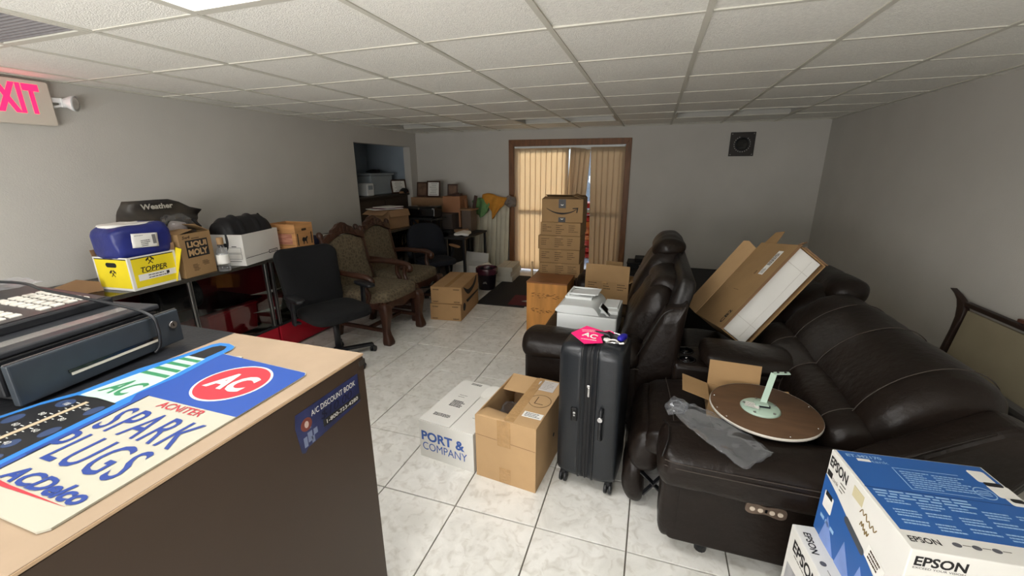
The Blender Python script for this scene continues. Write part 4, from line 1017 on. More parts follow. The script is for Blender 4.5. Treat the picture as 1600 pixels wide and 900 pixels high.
# waste bin
t = thing('waste_bin', 'dark purple waste bin with a bag liner behind the stacked cartons', 'bin', (-2.10, 5.18, 0))
M_bin = mat('bin_plastic', rgb(34, 26, 34), .35)
MB().lathe([(.105, 0), (.112, .004), (.14, .27), (.146, .275), (.146, .29), (.136, .29), (.134, .27), (.103, .01), (.0, .01)], n=30).build('tub', M_bin, t)
q = MB().lathe([(.150, .22), (.153, .25), (.151, .295), (.143, .305), (.134, .29), (.128, .2)], n=36, cap=False).wrinkle(.008, 22, 3); q.build('liner', mat('plum_liner', rgb(70, 32, 44), .25, .2, 20), t)
q = MB().prism(sp2([(-.03, .0), (-.008, .03), (.0, .012), (.012, .034), (.03, -.004), (.01, .004), (-.012, .0)], 4), 0, .002, Matrix(((1, 0, 0, .02), (0, -.06, -1, -.126), (0, 1, -.06, .10), (0, 0, 0, 1)))); q.build('pale_mark', MATS['faded_white'], t)
# stack of flat white cartons
zz0 = 0.
for k, (h_, a) in enumerate(((.085, 3), (.075, -2), (.06, 4))):
    b = carton('flat_white_carton', ['flat white carton at the bottom of the stack by the doorway', 'flat white carton in the middle of the stack by the doorway', 'flat white carton on top of the stack by the doorway'][k], 'box', (-1.995, 5.80, zz0), R(a), .24, .46, h_, mat('cream_carton', rgb(196, 192, 178), .75, .04, 6) if k == 0 else MATS['cream_carton'], closed=True, group='flat white cartons')
    decal(rect(.003, .44), M_ink, b, (0, 0, h_), (1, 0, 0), (0, 1, 0), 'seam'); zz0 += h_+.001
# door mats
t = thing('door_mat', 'black ribbed door mat lying towards the doorway', 'mat', (-1.70, 5.25, 0), R(2))
mb = MB(); mb.box((0, 0, .003), (.62, 1.50, .006)); mb.build('base', M_blackm, t, bevel=.002)
mb = MB()
for k in range(28): mb.box((-.29+k*.0215, 0, .0075), (.012, 1.44, .004))
mb.build('ribs', mat('mat_pile', rgb(28, 28, 30), .95), t)
t = thing('logo_mat', 'small dark red mat with a white mark beside the wooden cabinet', 'mat', (-1.34, 4.78, .0), R(4))
MB().box((0, 0, .004+.008), (.52, .40, .006)).build('pile', mat('maroon_mat', rgb(92, 26, 34), .9, .15, 40), t, bevel=.002); MB().box((0, 0, .0045), (.54, .42, .007)).build('backing', M_blackm, t)
MB().prism(sp2([(-.12, -.05), (-.02, .02), (.09, .05), (.02, -.01), (-.05, -.07)], 4), .0151, .0158).build('white_mark', MATS['faded_white'], t)
# two stacked cartons
M_cs = mat('cardboard_stack', rgb(170, 134, 92), .8, .06, 6)
for k in range(2):
    h_ = .188; W, D = .355, .69
    b = carton('shipping_carton', ['brown shipping carton at the bottom of the stack of two', 'brown shipping carton on top of the stack of two'][k], 'box', (-2.10+.006*k, 4.19+.008*k, k*.192), R(7+1.2*k), W, D, h_, M_cs, closed=True, group='two stacked shipping cartons', bevel=.006)
    g = -D/2; u_ = (0, 0, 1)
    for x, z in ((-.12, .025), (.12, .025), (-.115, .16), (.115, .165)):
        lines(b, M_brink, (x-.035, g, z), (1, 0, 0), u_, 2, .07, .007, .005, ragged=.2, seed=int(100*(x+z)))
    if k == 1: decal(rect(.05, .67), MATS['packing_tape'], b, (0, 0, h_), (1, 0, 0), (0, 1, 0), 'tape')
    f = W/2
    q = sp2([(-.28, .09), (-.10, .02), (.10, .03), (.25, .10), (.22, .02), (.06, -.03), (-.12, -.03)], 4) if k else sp2([(-.26, .06), (-.22, .09), (-.17, .05), (-.2, -.0), (-.25, .01)], 4)
    decal(q, M_ink, b, (f, .0, .085), (0, 1, 0), u_, 'arrow_print')
    if not k: decal([(-.15, .10), (.33, .10), (.33, .085), (-.1, .06)], M_ink, b, (f, 0, .085), (0, 1, 0), u_, 'arrow_print')
# wooden cabinet with the tower of boxes behind it
t = thing('wooden_cabinet', 'scuffed orange wooden cabinet in front of the box tower', 'cabinet', (-.915, 3.98, 0))
W, D, H = .405, .37, .525
MB().box((0, 0, H/2), (W, D, H-.001)).build('body', M_oak, t, bevel=.003); MB().box((0, 0, H+.006), (W+.006, D+.006, .014)).build('top', mat('worn_top', rgb(140, 88, 48), .45, .2, 5), t, bevel=.002)
q = MB(); g = random.Random(3)
for k in range(70):
    x = -.15+.30*g.random(); z = g.choice((.40, .24))+.05*(g.random()-.5); s = .003+.005*g.random()
    q.prism(sp2([(x-s*2, z), (x, z+s*.5), (x+s*2.2, z+s*.2), (x, z-s*.4)], 2), D/2+.0003, D/2+.0006, Matrix(((1, 0, 0, 0), (0, 0, -1, 0), (0, 1, 0, 0), (0, 0, 0, 1))))
sc = q.build('scuff_marks', mat('scuff', rgb(112, 74, 38), .7), t); sc['kind'] = 'stuff'
q = thing('wooden_stick', 'short pale wooden stick standing behind the orange cabinet', 'stick', (-1.21, 4.32, 0)); MB().box((0, 0, .31), (.022, .022, .62)).build('shaft', mat('pale_stick', rgb(190, 160, 120), .6), q, bevel=.003); MB().box((0, 0, .006), (.05, .05, .012)).build('foot', MATS['pale_stick'], q)
t = thing('dark_cabinet', 'dark brown low cabinet carrying the tower of boxes', 'cabinet', (-.90, 4.50, 0))
M_dkb = mat('dark_brown', rgb(58, 34, 26), .5, .15, 5)
MB().box((.03, 0, .225), (.56, .50, .45)).build('body', M_dkb, t, bevel=.004); MB().box((.03, 0, .458), (.60, .53, .016)).build('top', M_dkb, t, bevel=.003)
for x in (-.10, .16): MB().box((x, -.253, .22), (.24, .012, .38)).build('door', M_dkb, t, bevel=.004)
q = thing('cardboard_sheet', 'torn cardboard flaps under the box tower', 'cardboard', (-.93, 4.45, .467), R(4)); MB().box((-.03, 0, .004), (.46, .44, .006)).build('sheet', M_card, q); MB().bar((.0, -.22, .005), (.02, -.27, .025), .20, .004).build('flap', M_card2, q)
z = .475; xs = [(-.905, .446, 2), (-.905, .442, -1), (-.915, .452, 1), (-.898, .428, -1)]
hs = [.150, .146, .146, .140]
pos = ['lowest', 'second from the bottom', 'third from the bottom', 'just under the arrow box']
for k in range(4):
    x, W, a = xs[k]; D = .36; h_ = hs[k]
    b = carton('flat_carton', 'flat brown carton %s in the tower by the doorway' % pos[k], 'box', (x, 4.475, z), R(a), W, D, h_, M_card, closed=True, group='box tower by the doorway', bevel=.006)
    u_ = (0, 0, 1); g = -D/2
    for px, n in ((-.19, 4), (-.045, 5), (.09, 4)): lines(b, M_brink, (px, g, h_*.78), (1, 0, 0), u_, n, .10, .021, .006, ragged=.6, seed=k*9+n+int(px*50))
    decal(rect(.045, .02), MATS['packing_tape'], b, (0, g, h_*.93), (1, 0, 0), u_, 'tape')
    z += h_+.0015
W, D, H = .432, .345, .235
b = carton('arrow_carton', 'brown carton with a black curved arrow on top of the box tower', 'box', (-.895, 4.49, z), R(1.5), W, D, H, M_card, [('-y', 6, .17), ('+y', 12, .17), ('+x', 20, .12)], t=.005)
u_ = (0, 0, 1); g = -D/2
sm = [(-.165, .015), (-.09, -.022), (0, -.036), (.09, -.022), (.150, .008)]
M = Matrix(((1, 0, 0, 0), (0, 0, -1, g), (0, 1, 0, .125), (0, 0, 0, 1)))
up_ = [(a, b_+.004+.005*(1-abs(a)/.17)) for a, b_ in spline([(a, b_, 0) for a, b_ in sm], 6) and [(q.x, q.y) for q in spline([(a, b_, 0) for a, b_ in sm], 6)]]
dn_ = [(a, b_-.010*(1-abs(a)/.20)) for a, b_ in [(q.x, q.y) for q in spline([(a, b_, 0) for a, b_ in sm], 6)]]
MB().prism(up_+dn_[::-1], .0004, .0009, M).build('smile_arrow', M_ink, b)
MB().prism([(.108, .022), (.168, .028), (.158, -.028), (.148, -.024), (.153, .015), (.11, .012)], .0004, .0009, M).build('arrow_head', M_ink, b)
for z_, h_ in ((.19, .09), (.025, .05)): decal(rect(.075, h_), mat('black_tape', rgb(44, 42, 44), .4) if z_ > .1 else MATS['black_tape'], b, (0, g-.0002, z_), (1, 0, 0), u_, 'tape')
for z_ in (.175, .03): decal(sp2([(-.014, .003), (0, -.004), (.014, .003), (.012, .009), (0, .003), (-.012, .009)], 3), M_whitep, b, (0, g-.0009, z_), (1, 0, 0), u_, 'tape_mark')
# ------------------------------------------------------------------ loveseat facing left, with the printer on it
def seam(par, prof, y, i0, i1, off=.003, sub=5, r=.0022, m=None):
    """stitched seam that follows part of a roll's profile at a given y"""
    pr = spline([(p[0], p[1], 0) for p in prof], sub, True); n = len(prof)*sub
    cx = sum(p.x for p in pr)/len(pr); cz = sum(p.y for p in pr)/len(pr); P = []
    for k in range(i0*sub, i1*sub+1):
        p = pr[k % n]; d = Vector((p.x-cx, 0, p.y-cz)).normalized(); P.append(Vector((p.x, y, p.y))+d*off)
    return MB().tube(P, r, 6, 1).build('seam', m or M_thread, par, world=True)
t = thing('leather_loveseat', 'dark leather loveseat facing the doorway with the white printer on it', 'sofa', (-.25, 3.15, 0))
MB().box((-.30, 3.27, .185), (.76, 1.76, .27)).build('base', M_leatherd, t, world=True, bevel=.02)
for y in (2.42, 4.10):
    for x in (-.62, .02): MB().cyl((x, y, 0), (x, y, .06), .022, 12).build('foot', M_blackp, t, world=True)
for y0, nm in ((2.34, 'near'), (3.91, 'far')):
    xs_ = 0 if nm == 'near' else .08
    MB().box((-.33+xs_/2, y0+.145, .26), (.76-xs_, .235, .41)).build('arm_panel', M_leather, t, world=True, bevel=.025, seg=3)
    pa = [(y0+.0, .455), (y0-.005, .53), (y0+.06, .58), (y0+.15, .59), (y0+.24, .58), (y0+.295, .53), (y0+.29, .455), (y0+.15, .44)]
    mb = roll(MB(), pa, -.745+xs_, .02, .07, axis='x', mid=8).wrinkle(.006, 9, 1); a = mb.build('arm_pad', M_leather, t, world=True)
    MB().tube([(-.66+xs_, y0-.002, .462), (-.3, y0-.004, .462), (.0, y0-.002, .462)], .0035, 6, 4).build('seam', M_thread, a, world=True)
for y0, y1 in ((2.63, 3.265), (3.27, 3.90)):
    ps = [(-.72, .30), (-.735, .38), (-.69, .45), (-.5, .468), (-.2, .462), (-.06, .45), (-.04, .34), (-.3, .29)]
    roll(MB(), ps, y0, y1, .05, mid=8).wrinkle(.006, 8, y0).build('seat_cushion', M_leather, t, world=True)
roll(MB(), [(.0, .10), (.08, .09), (.15, .12), (.20, .45), (.245, .80), (.275, .95), (.24, .985), (.18, .95), (.06, .5), (.0, .3)], 2.46, 4.14, .05, mid=6).build('back_shell', M_leatherd, t, world=True)
pn = [(-.10, .42), (-.12, .58), (-.05, .76), (.03, .875), (.11, .90), (.17, .84), (.13, .64), (.06, .42)]
a = roll(MB(), pn, 2.56, 3.22, .10, mid=10, amp=.03).wrinkle(.016, 6, 3).wrinkle(.006, 17, 5).build('back_cushion', M_leather, t, world=True)
pf2 = [(-.10, .42), (-.12, .60), (-.05, .80), (.03, .95), (.11, 1.01), (.21, 1.0), (.22, .86), (.14, .62), (.06, .42)]
a = roll(MB(), pf2, 3.20, 3.90, .10, mid=10, amp=.03).wrinkle(.014, 6, 6).wrinkle(.005, 17, 5).build('back_cushion', M_leather, t, world=True)
ph = [(.03, .97), (.04, 1.03), (.10, 1.085), (.19, 1.095), (.25, 1.05), (.25, .98), (.13, .95)]
roll(MB(), ph, 3.24, 3.88, .10, mid=10).wrinkle(.016, 8, 2).build('headrest', M_leather, t, world=True)
ph2 = [(.02, .84), (.05, .92), (.11, .95), (.19, .94), (.24, .88), (.22, .80), (.12, .79)]
roll(MB(), ph2, 2.64, 3.18, .08, mid=8).wrinkle(.014, 8, 7).build('headrest', M_leather, t, world=True)
# upholstered wing at the near end of the back
wg = [(-.04, .40), (-.035, .47), (.10, .80), (.13, .835), (.20, .85), (.235, .835), (.20, .40), (.16, .12), (.0, .12)]
Mxz = Matrix(((1, 0, 0, 0), (0, 0, 1, 0), (0, 1, 0, 0), (0, 0, 0, 1)))
roll(MB(), wg, 2.36, 2.515, .045, ne=6, mid=4, sub=6).wrinkle(.004, 8, 2).build('wing', M_leather, t, world=True)
MB().tube([(-.03, 2.364, .50), (.04, 2.360, .66), (.105, 2.362, .805), (.16, 2.368, .842)], .004, 6, 6).build('piping', M_leatherd, t, world=True)

# multifunction printer on the loveseat
t = thing('multifunction_printer', 'white multifunction printer on the seat of the dark loveseat', 'printer', (-.37, 2.935, .468), R(-2))
MB().box((0, 0, .075), (.42, .38, .15)).build('body', M_white, t, bevel=.012, seg=3)
MB().box((.0, -.001, .152), (.415, .376, .004)).build('gap', mat('gap_grey', rgb(150, 152, 152), .6), t)
MB().prism(sp2([(-.205, .155), (.06, .155), (.085, .16), (.05, .205), (.0, .212), (-.15, .212), (-.195, .20)], 4), -.185, .19, Matrix(((1, 0, 0, 0), (0, 0, -1, 0), (0, 1, 0, 0), (0, 0, 0, 1)))).build('scanner_lid', M_white, t, bevel=.006, seg=3)
ad = MB().box((-.09, .07, .220), (.20, .20, .020)); ad.build('document_feeder', M_white, t, bevel=.006, seg=3)
ft = MB().bar((-.16, .08, .232), (.05, .08, .250), .17, .005); ft.box((-.07, -.005, .246), (.20, .006, .012)); ft.box((-.07, .165, .246), (.20, .006, .012)); ft.box((-.165, .08, .240), (.012, .20, .022)); ft.build('paper_guide', M_white, t, bevel=.002)
q = MB().box((.15, .03, .162), (.12, .30, .026)); q.build('output_ledge', M_white, t, bevel=.006); MB().box((.155, .05, .179), (.085, .20, .010)).build('output_tray', M_white, t, bevel=.003)
MB().bar((.085, -.115, .212), (.150, -.115, .150), .105, .012, upv=(1, 0, 1)).build('control_panel', M_white, t, bevel=.003)
MB().bar((.093, -.115, .213), (.156, -.115, .153), .085, .006, upv=(1, 0, 1)).build('touch_screen', M_blackg, t)

# open lidded carton at the far end of the loveseat
b = carton('lidded_carton', 'open brown carton with raised flap at the far end of the loveseat', 'box', (-.31, 3.71, .470), R(-7), .38, .28, .185, M_card, [('-y', 82, .145), ('+y', 100, .12, .4), ('+x', 150, .14)], t=.005)
for px, n in ((-.19, 5), (-.03, 4), (.11, 4)): lines(b, M_brink, (px*.85, -.14, .165), (1, 0, 0), (0, 0, 1), n-1, .09, .022, .006, ragged=.6, seed=n+int(px*70))
decal(rect(.04, .02), M_tape, b, (-.02, -.14, .175), (1, 0, 0), (0, 0, 1), 'tape')
# black cases on the floor behind the loveseat
for k, (x, y, w_, d_, h_, lb, z) in enumerate(((.62, 5.85, 1.75, .55, .27, 'long black case on the floor along the back wall', 0), (-.06, 5.95, .42, .30, .085, 'black flat case lying on the left end of the long black case', .271), (-.02, 5.98, .30, .26, .05, 'smallest black case on top at the left end by the doorway', .357))):
    t = thing('black_case', lb, 'case', (x, y, z)); MB().box((0, 0, h_*.44), (w_, d_, h_*.86)).build('body', M_blackm, t, bevel=.01, seg=3); MB().box((0, 0, h_*.92), (w_+.012, d_+.012, h_*.15)).build('lid', M_blackm, t, bevel=.006)
    MB().box((0, -d_/2-.008, h_*.62), (.10, .014, .016)).build('latch', M_steel, t, bevel=.002)

t = thing('storage_chest', 'wide black storage chest on the floor behind the two leather sofas', 'chest', (.62, 4.78, 0))
MB().box((0, 0, .15), (.96, 1.1, .30)).build('body', M_blackm, t, bevel=.012, seg=3); MB().box((0, 0, .33), (.99, 1.13, .06)).build('lid', M_blackm, t, bevel=.012, seg=3); MB().box((0, -.565, .28), (.10, .014, .05)).build('latch', M_steel, t, bevel=.002)
for sx in (-1, 1): MB().tube([(sx*.48, -.10, .2), (sx*.50, -.08, .21), (sx*.50, .08, .21), (sx*.48, .10, .2)], .008, 8).build('handle', M_blackp, t)
# ------------------------------------------------------------------ cartons and suitcase on the near floor
W, D, H = .356, .502, .237
b = carton('white_shipping_carton', 'white carton with large blue lettering on the tiled floor beside the brown one', 'box', (-.956, 2.012, 0), R(-6.5), W, D, H, M_cardw, closed=True, bevel=.002)
u_ = (0, 0, 1); g = -D/2
M_pblue = mat('print_blue', rgb(66, 98, 168), .7)
text('PORT &', M_pblue, b, (-.02, g, .145), (1, 0, 0), u_, .285, .062, fat=.035); text('COMPANY', M_pblue, b, (-.01, g, .078), (1, 0, 0), u_, .295, .050)
text('PORT', mat('print_purple', rgb(92, 76, 128), .7), b, (W/2, -.10, .13), (0, 1, 0), u_, .20, .075, fat=.03)
f1 = MB().box((-.075, -.002, H+.004), (.205, D-.006, .004)).build('flap', M_cardw, b, bevel=.001)
f2 = MB().bar((.178, 0, H+.001), (.035, 0, H+.0035), D-.006, .004).build('flap', M_cardw, b, bevel=.001)
MB().prism(sp2([(.03, .10), (.10, .13), (.13, .19), (.09, .245), (.05, .25), (.02, .2)], 3), H+.006, H+.009).build('torn_paper', M_whitep, f2)
Z = H+.0062
lines(f1, M_ink, (-.13, -.155, Z), (1, 0, 0), (0, 1, 0), 3, .115, .010, .0055, ragged=.1, seed=2)
lines(f1, M_ink, (-.10, .0, Z), (1, 0, 0), (0, 1, 0), 5, .085, .014, .008, ragged=.35, seed=5); lines(f1, MATS['grey_print'], (-.10, .07, Z), (1, 0, 0), (0, 1, 0), 2, .06, .02, .004, seed=8)
lines(f1, M_ink, (-.10, .225, Z), (1, 0, 0), (0, 1, 0), 2, .075, .012, .006, ragged=.1, seed=4)
lines(f2, MATS['grey_print'], (.10, -.12, Z+.0005), (1, 0, 0), (0, 1, 0), 1, .04, .01, .003)
# brown part open carton
W, D, H = .341, .496, .373
b = carton('brown_shipping_carton', 'brown half open carton with letter L beside the black suitcase', 'box', (-.594, 1.966, 0), R(-5.8), W, D, H, M_card2, [], t=.005)
# long right flap closed over, rear flap folded in, front flap sagging, left flap turned down inside
mb = MB().bar((W/2, 0, H+.001), (.005, 0, H+.004), D, .004); fl1 = mb.build('flap', M_card2, b, bevel=.001)
mb = MB().bar((0, D/2, H), (0, D/2-.165, H-.022), W-.01, .004, upv=(0, 0, 1)); fl2 = mb.build('flap', M_card2, b, bevel=.001)
mb = MB(); rs = []
for i in range(9):
    s = i/8; rs.append([(x, -D/2+.13*s, H+.001-.035*s*s*(1.3-.6*abs(x)/.17)) for x in [-.165+.33*j/10 for j in range(11)]])
mb.rings(rs, True, False, closed=False); fl3 = mb.build('flap', M_card2, b); md = fl3.modifiers.new('s', 'SOLIDIFY'); md.thickness = .004
MB().bar((-W/2+.004, 0, H), (-W/2+.012, 0, H-.13), D-.02, .004, upv=(1, 0, 0)).build('flap', M_card2, b)
MB().pillow((-.03, -.06, .27), (.20, .26, .12), .7).wrinkle(.03, 14, 3).wrinkle(.01, 30, 2).build('film_wrap', M_film, b)
Zt = H+.0065; r_, u2 = (1, 0, 0), (0, 1, 0)
ring = MB(); n = 40
for k in range(n):
    a0, a1 = 2*math.pi*k/n, 2*math.pi*(k+1)/n
    ring.prism([(.098+.062*math.cos(a0), .0+.064*math.sin(a0)), (.098+.062*math.cos(a1), .0+.064*math.sin(a1)), (.098+.0595*math.cos(a1), .0+.0615*math.sin(a1)), (.098+.0595*math.cos(a0), .0615*math.sin(a0))], Zt-.001, Zt-.0005)
ring.build('circle_print', M_brink, fl1)
MB().prism([(.075, .04), (.079, .04), (.079, -.028), (.125, -.028), (.125, -.032), (.075, -.032)], Zt-.001, Zt-.0005).build('letter_l_print', M_brink, fl1)
q = decal(rect(.115, .12), mat('clear_pouch', rgb(206, 200, 196), .2), fl1, (.075, .17, Zt-.001), r_, u2, 'document_pouch'); lines(q, MATS['grey_print'], (.03, .21, Zt), r_, u2, 6, .09, .016, .003, seed=11)
q = decal(rect(.105, .05), M_whitep, fl1, (.112, -.145, Zt-.001), r_, u2, 'sticker'); lines(q, M_ink, (.07, -.132, Zt), r_, u2, 3, .085, .013, .005, ragged=.3, seed=12)
tp = MB()
def crinkle(o, r_, u_, w_, h_, seed):
    r = Vector(r_); u = Vector(u_); n = r.cross(u); rs = []
    for i in range(14):
        rs.append([Vector(o)+r*(w_*(j/6-.5))+u*(h_*(i/13-.5))+n*(.0015+.003*abs(noise.noise(Vector((j*.9+seed, i*.8, 1))))) for j in range(7)])
    return MB().rings(rs, False, False, closed=False)
crinkle((.018, -.0, Zt-.002), r_, u2, .055, .48, 3).build('tape', M_tape, fl1)
crinkle((-.005, -D/2, .30), (1, 0, 0), (0, 0, 1), .075, .15, 7).build('tape', M_tape, b); crinkle((.0, -D/2, .05), (1, 0, 0), (0, 0, 1), .065, .09, 9).build('tape', M_tape, b)
MB().prism([(-.168, .262), (.168, .246), (.168, .243), (-.168, .259)], .0004, .0009, Matrix(((1, 0, 0, 0), (0, 0, -1, -D/2), (0, 1, 0, 0), (0, 0, 0, 1)))).build('crease', M_cardd, b)
MB().prism(circ(0, 0, .012, 10), .0004, .0009, Matrix(((0, 0, 1, W/2), (1, 0, 0, .03), (0, 1, 0, .17), (0, 0, 0, 1)))).build('hand_hole', M_ink, b)

# suitcase
t = thing('suitcase', 'upright black hard shell suitcase with a bright pink tag', 'suitcase', (-.205, 1.935, 0), R(-6))
M_shell = mat('suitcase_shell', rgb(28, 31, 35), .32, .08, 30, bump=.12, bscale=260)
W, D, Z0s, Z1s = .30, .285, .058, .80
for s in (-1, 1):
    mb = MB(); rs = []
    pr = rrect(-D/2, Z0s, D/2, Z1s, .055, 6)
    cy, cz = 0, (Z0s+Z1s)/2
    for x, sc in ((.016, 1.), (.055, 1.), (.095, .99), (.125, .965), (.145, .92), (.150, .86), (.150, .5)):
        rs.append([(s*x, cy+p[0]*(1-(1-sc)*.55*2), cz+(p[1]-cz)*(1-(1-sc)*.5)) for p in pr])
    mb.rings(rs, True, True).build('shell', M_shell, t)
    for k in (.036, ): 
        rg = MB(); pts = [(s*k, p[0]*1.004, cz+(p[1]-cz)*1.003) for p in pr]; rg.tube(pts+[pts[0]], .005, 6, 1).build('rib', M_blackp, t)
zb = MB(); pr = rrect(-D/2+.003, Z0s+.003, D/2-.003, Z1s-.003, .05, 6)
zb.prism([(p[0], p[1]) for p in pr], -.017, .017, Matrix(((0, 0, 1, 0), (1, 0, 0, 0), (0, 1, 0, 0), (0, 0, 0, 1)))).build('zip_band', M_blackm, t, bevel=.003)
pts = [(.0, p[0]*1.012, .43+(p[1]-.43)*1.006) for p in pr]; MB().tube(pts+[pts[0]], .0032, 6, 1).build('zip', M_steel if False else M_blackp, t)
zp = MB().box((.004, -D/2-.004, .575), (.010, .006, .05)).box((.002, -D/2-.003, .605), (.014, .008, .014)); zp.build('zip_pull', M_chrome, t, bevel=.002)
hd = MB().tube([(.072, -D/2-.002, .50), (.072, -D/2-.026, .485), (.072, -D/2-.030, .42), (.072, -D/2-.026, .355), (.072, -D/2-.002, .335)], .010, 10, 6); h = hd.build('side_handle', M_blackp, t); MB().cyl((.072, -D/2-.025, .462), (.072, -D/2-.042, .462), .012, 14).build('rivet', M_chrome, h)
lk = MB().box((-.062, -D/2-.004, .44), (.032, .012, .075)).build('lock', M_blackg, t, bevel=.005); MB().cyl((-.060, -D/2-.009, .452), (-.060, -D/2-.013, .452), .006, 12).cyl((-.060, -D/2-.009, .438), (-.060, -D/2-.013, .438), .0045, 12).build('key_plate', M_chrome, lk)
for sx in (-1, 1):
    for sy in (-1, 1):
        wlm = MB(); wlm.cyl((sx*.118-.019, sy*.10, .030), (sx*.118-.004, sy*.10, .030), .030, 20).cyl((sx*.118+.004, sy*.10, .030), (sx*.118+.019, sy*.10, .030), .030, 20)
        w_ = wlm.build('wheel', M_blackp, t, bevel=.004); MB().cyl((sx*.118-.02, sy*.10, .03), (sx*.118+.02, sy*.10, .03), .008, 10).cyl((sx*.118, sy*.10, .04), (sx*.118, sy*.10, .075), .018, 14).build('fork', M_blackm, w_)
MB().tube([(-.06, .0, Z1s-.002), (-.055, .0, Z1s+.022), (.0, .0, Z1s+.026), (.055, .0, Z1s+.022), (.06, .0, Z1s-.002)], .009, 8, 6).build('top_handle', M_blackp, t)
gr = MB().tube([(.05, -.05, Z1s), (.10, -.06, Z1s+.012), (.13, -.02, Z1s-.004), (.125, .06, Z1s-.002), (.06, .085, Z1s+.004)], .006, 8, 6).build('grip_trim', M_chrome, t)
pk = thing('luggage_tag', 'bright pink luggage tag lying on the black suitcase', 'tag', (-.24, 1.90, Z1s+.028), R(14))
M_pink = mat('neon_pink', rgb(246, 40, 120), .4, emit=0)
mb = MB(); rs = []
poly = [(-.075, -.01), (-.01, -.075), (.075, -.035), (.055, .012), (.10, .05), (.02, .06)]
MB().prism([(-.090, -.015), (-.03, -.085), (.06, -.06), (.055, -.01), (.095, .03), (-.01, .065)], 0, .002, Matrix.Rotation(R(7), 4, 'Y') @ Matrix.Rotation(R(14), 4, 'X')).build('card', M_pink, pk)
text('AC', M_whitep, pk, (.0, -.02, .0005), (.93, -.35, -.11), (.35, .93, .22), .075, .036, shear=.2, fat=.03)
lines(pk, M_whitep, (-.045, -.050, -.004), (1, .0, -.12), (.0, 1, .25), 1, .075, .01, .004, ragged=.1); lines(pk, M_whitep, (-.035, .022, .013), (1, .1, -.09), (-.1, 1, .25), 2, .07, .012, .003, ragged=.2, seed=4)
MB().tube([(.07, .03, .0), (.10, .02, .01), (.12, .0, .004)], .002, 6, 6).build('strap', M_pink, pk)
bt = thing('key_fob', 'shiny blue key fob with white tags on the suitcase top', 'key fob', (-.085, 1.93, Z1s+.004), R(-20))
MB().pillow((0, 0, .014), (.035, .075, .028), .7).build('fob', mat('blue_gloss', rgb(34, 30, 150), .15), bt); MB().cyl((-.055, -.055, .002), (-.055, -.055, .010), .017, 6).build('white_tag', M_whitep, bt); MB().tube([(-.045, -.05, .006), (-.015, -.045, .010), (.01, -.06, .006), (.03, -.05, .008)], .0045, 6, 6).build('cord', M_whitep, bt)

# ------------------------------------------------------------------ reclining leather sofa along the right wall
t = thing('recliner_sofa', 'brown leather recliner sofa with console and extended near footrest', 'sofa', (.70, 2.55, 0))
MB().box((.70, 2.50, .20), (.84, 1.60, .28)).build('base', M_leatherd, t, world=True, bevel=.02)
for x in (.32, 1.05):
    for y in (1.62, 3.24): MB().cyl((x, y, 0), (x, y, .07), .025, 12).build('foot', M_blackp, t, world=True)
# near arm: padded top, upholstered side
mb = MB().prism(rrect(.165, .075, 1.02, .42, .03, 4), 1.548, 1.70, Mxz); mb.build('arm_panel', M_leather, t, world=True, bevel=.012, seg=3)
fr = MB()
for k, (x, w_) in enumerate(((.158, .045), (.152, .03))): pass
roll(MB(), [(1.555, .09), (1.545, .25), (1.555, .44), (1.62, .45), (1.69, .44), (1.70, .25), (1.69, .09), (1.62, .08)], .13, .22, .03, axis='x', mid=3).build('arm_front', M_leather, t, world=True)
pa = [(1.478, .405), (1.455, .46), (1.455, .53), (1.50, .565), (1.58, .575), (1.66, .57), (1.715, .53), (1.715, .44), (1.69, .40), (1.58, .40)]
mb = roll(MB(), pa, .105, .98, .05, axis='x', mid=12, sub=6).wrinkle(.005, 10, 2).wrinkle(.0025, 30, 5); a = mb.build('arm_pad', M_leather, t, world=True)
for z, y in ((.505, 1.4515), (.528, 1.4525)): MB().tube([(.125, y+.01, z), (.20, y-.001, z), (.5, y-.003, z), (.9, y-.001, z)], .0022, 6, 5).build('seam', M_thread, a, world=True)
MB().tube([(.115, 1.47, .535), (.135, 1.53, .578), (.135, 1.62, .583), (.12, 1.70, .55)], .0035, 6, 6).build('piping', M_leatherd, a, world=True)
# recliner controls
Mc = Matrix(((1, 0, 0, .512), (0, 0, -1, 1.548), (0, 1, 0, .328), (0, 0, 0, 1)))
Mc = Mc @ Matrix.Rotation(R(-2), 4, 'Z')
op = sp2([(-.072, .0), (-.068, .018), (-.05, .026), (-.025, .022), (0, .017), (.025, .022), (.05, .026), (.068, .018), (.072, 0), (.068, -.018), (.05, -.026), (.025, -.022), (0, -.017), (-.025, -.022), (-.05, -.026), (-.068, -.018)], 3)
cp = MB().prism(op, .0, .008, Mc).build('control_panel', mat('bronze_plate', rgb(112, 96, 84), .35, .15, 40, metal=.5), t, world=True, bevel=.002)
for x in (-.048, -.020, .020, .048): MB().prism(circ(x, 0, .0095, 16), .008, .0115, Mc).build('button', mat('pale_button', rgb(196, 182, 164), .4) if 'pale_button' not in MATS else MATS['pale_button'], cp, world=True)
MB().prism(rect(.008, .014), .008, .010, Mc).build('port', M_blackg, cp, world=True)
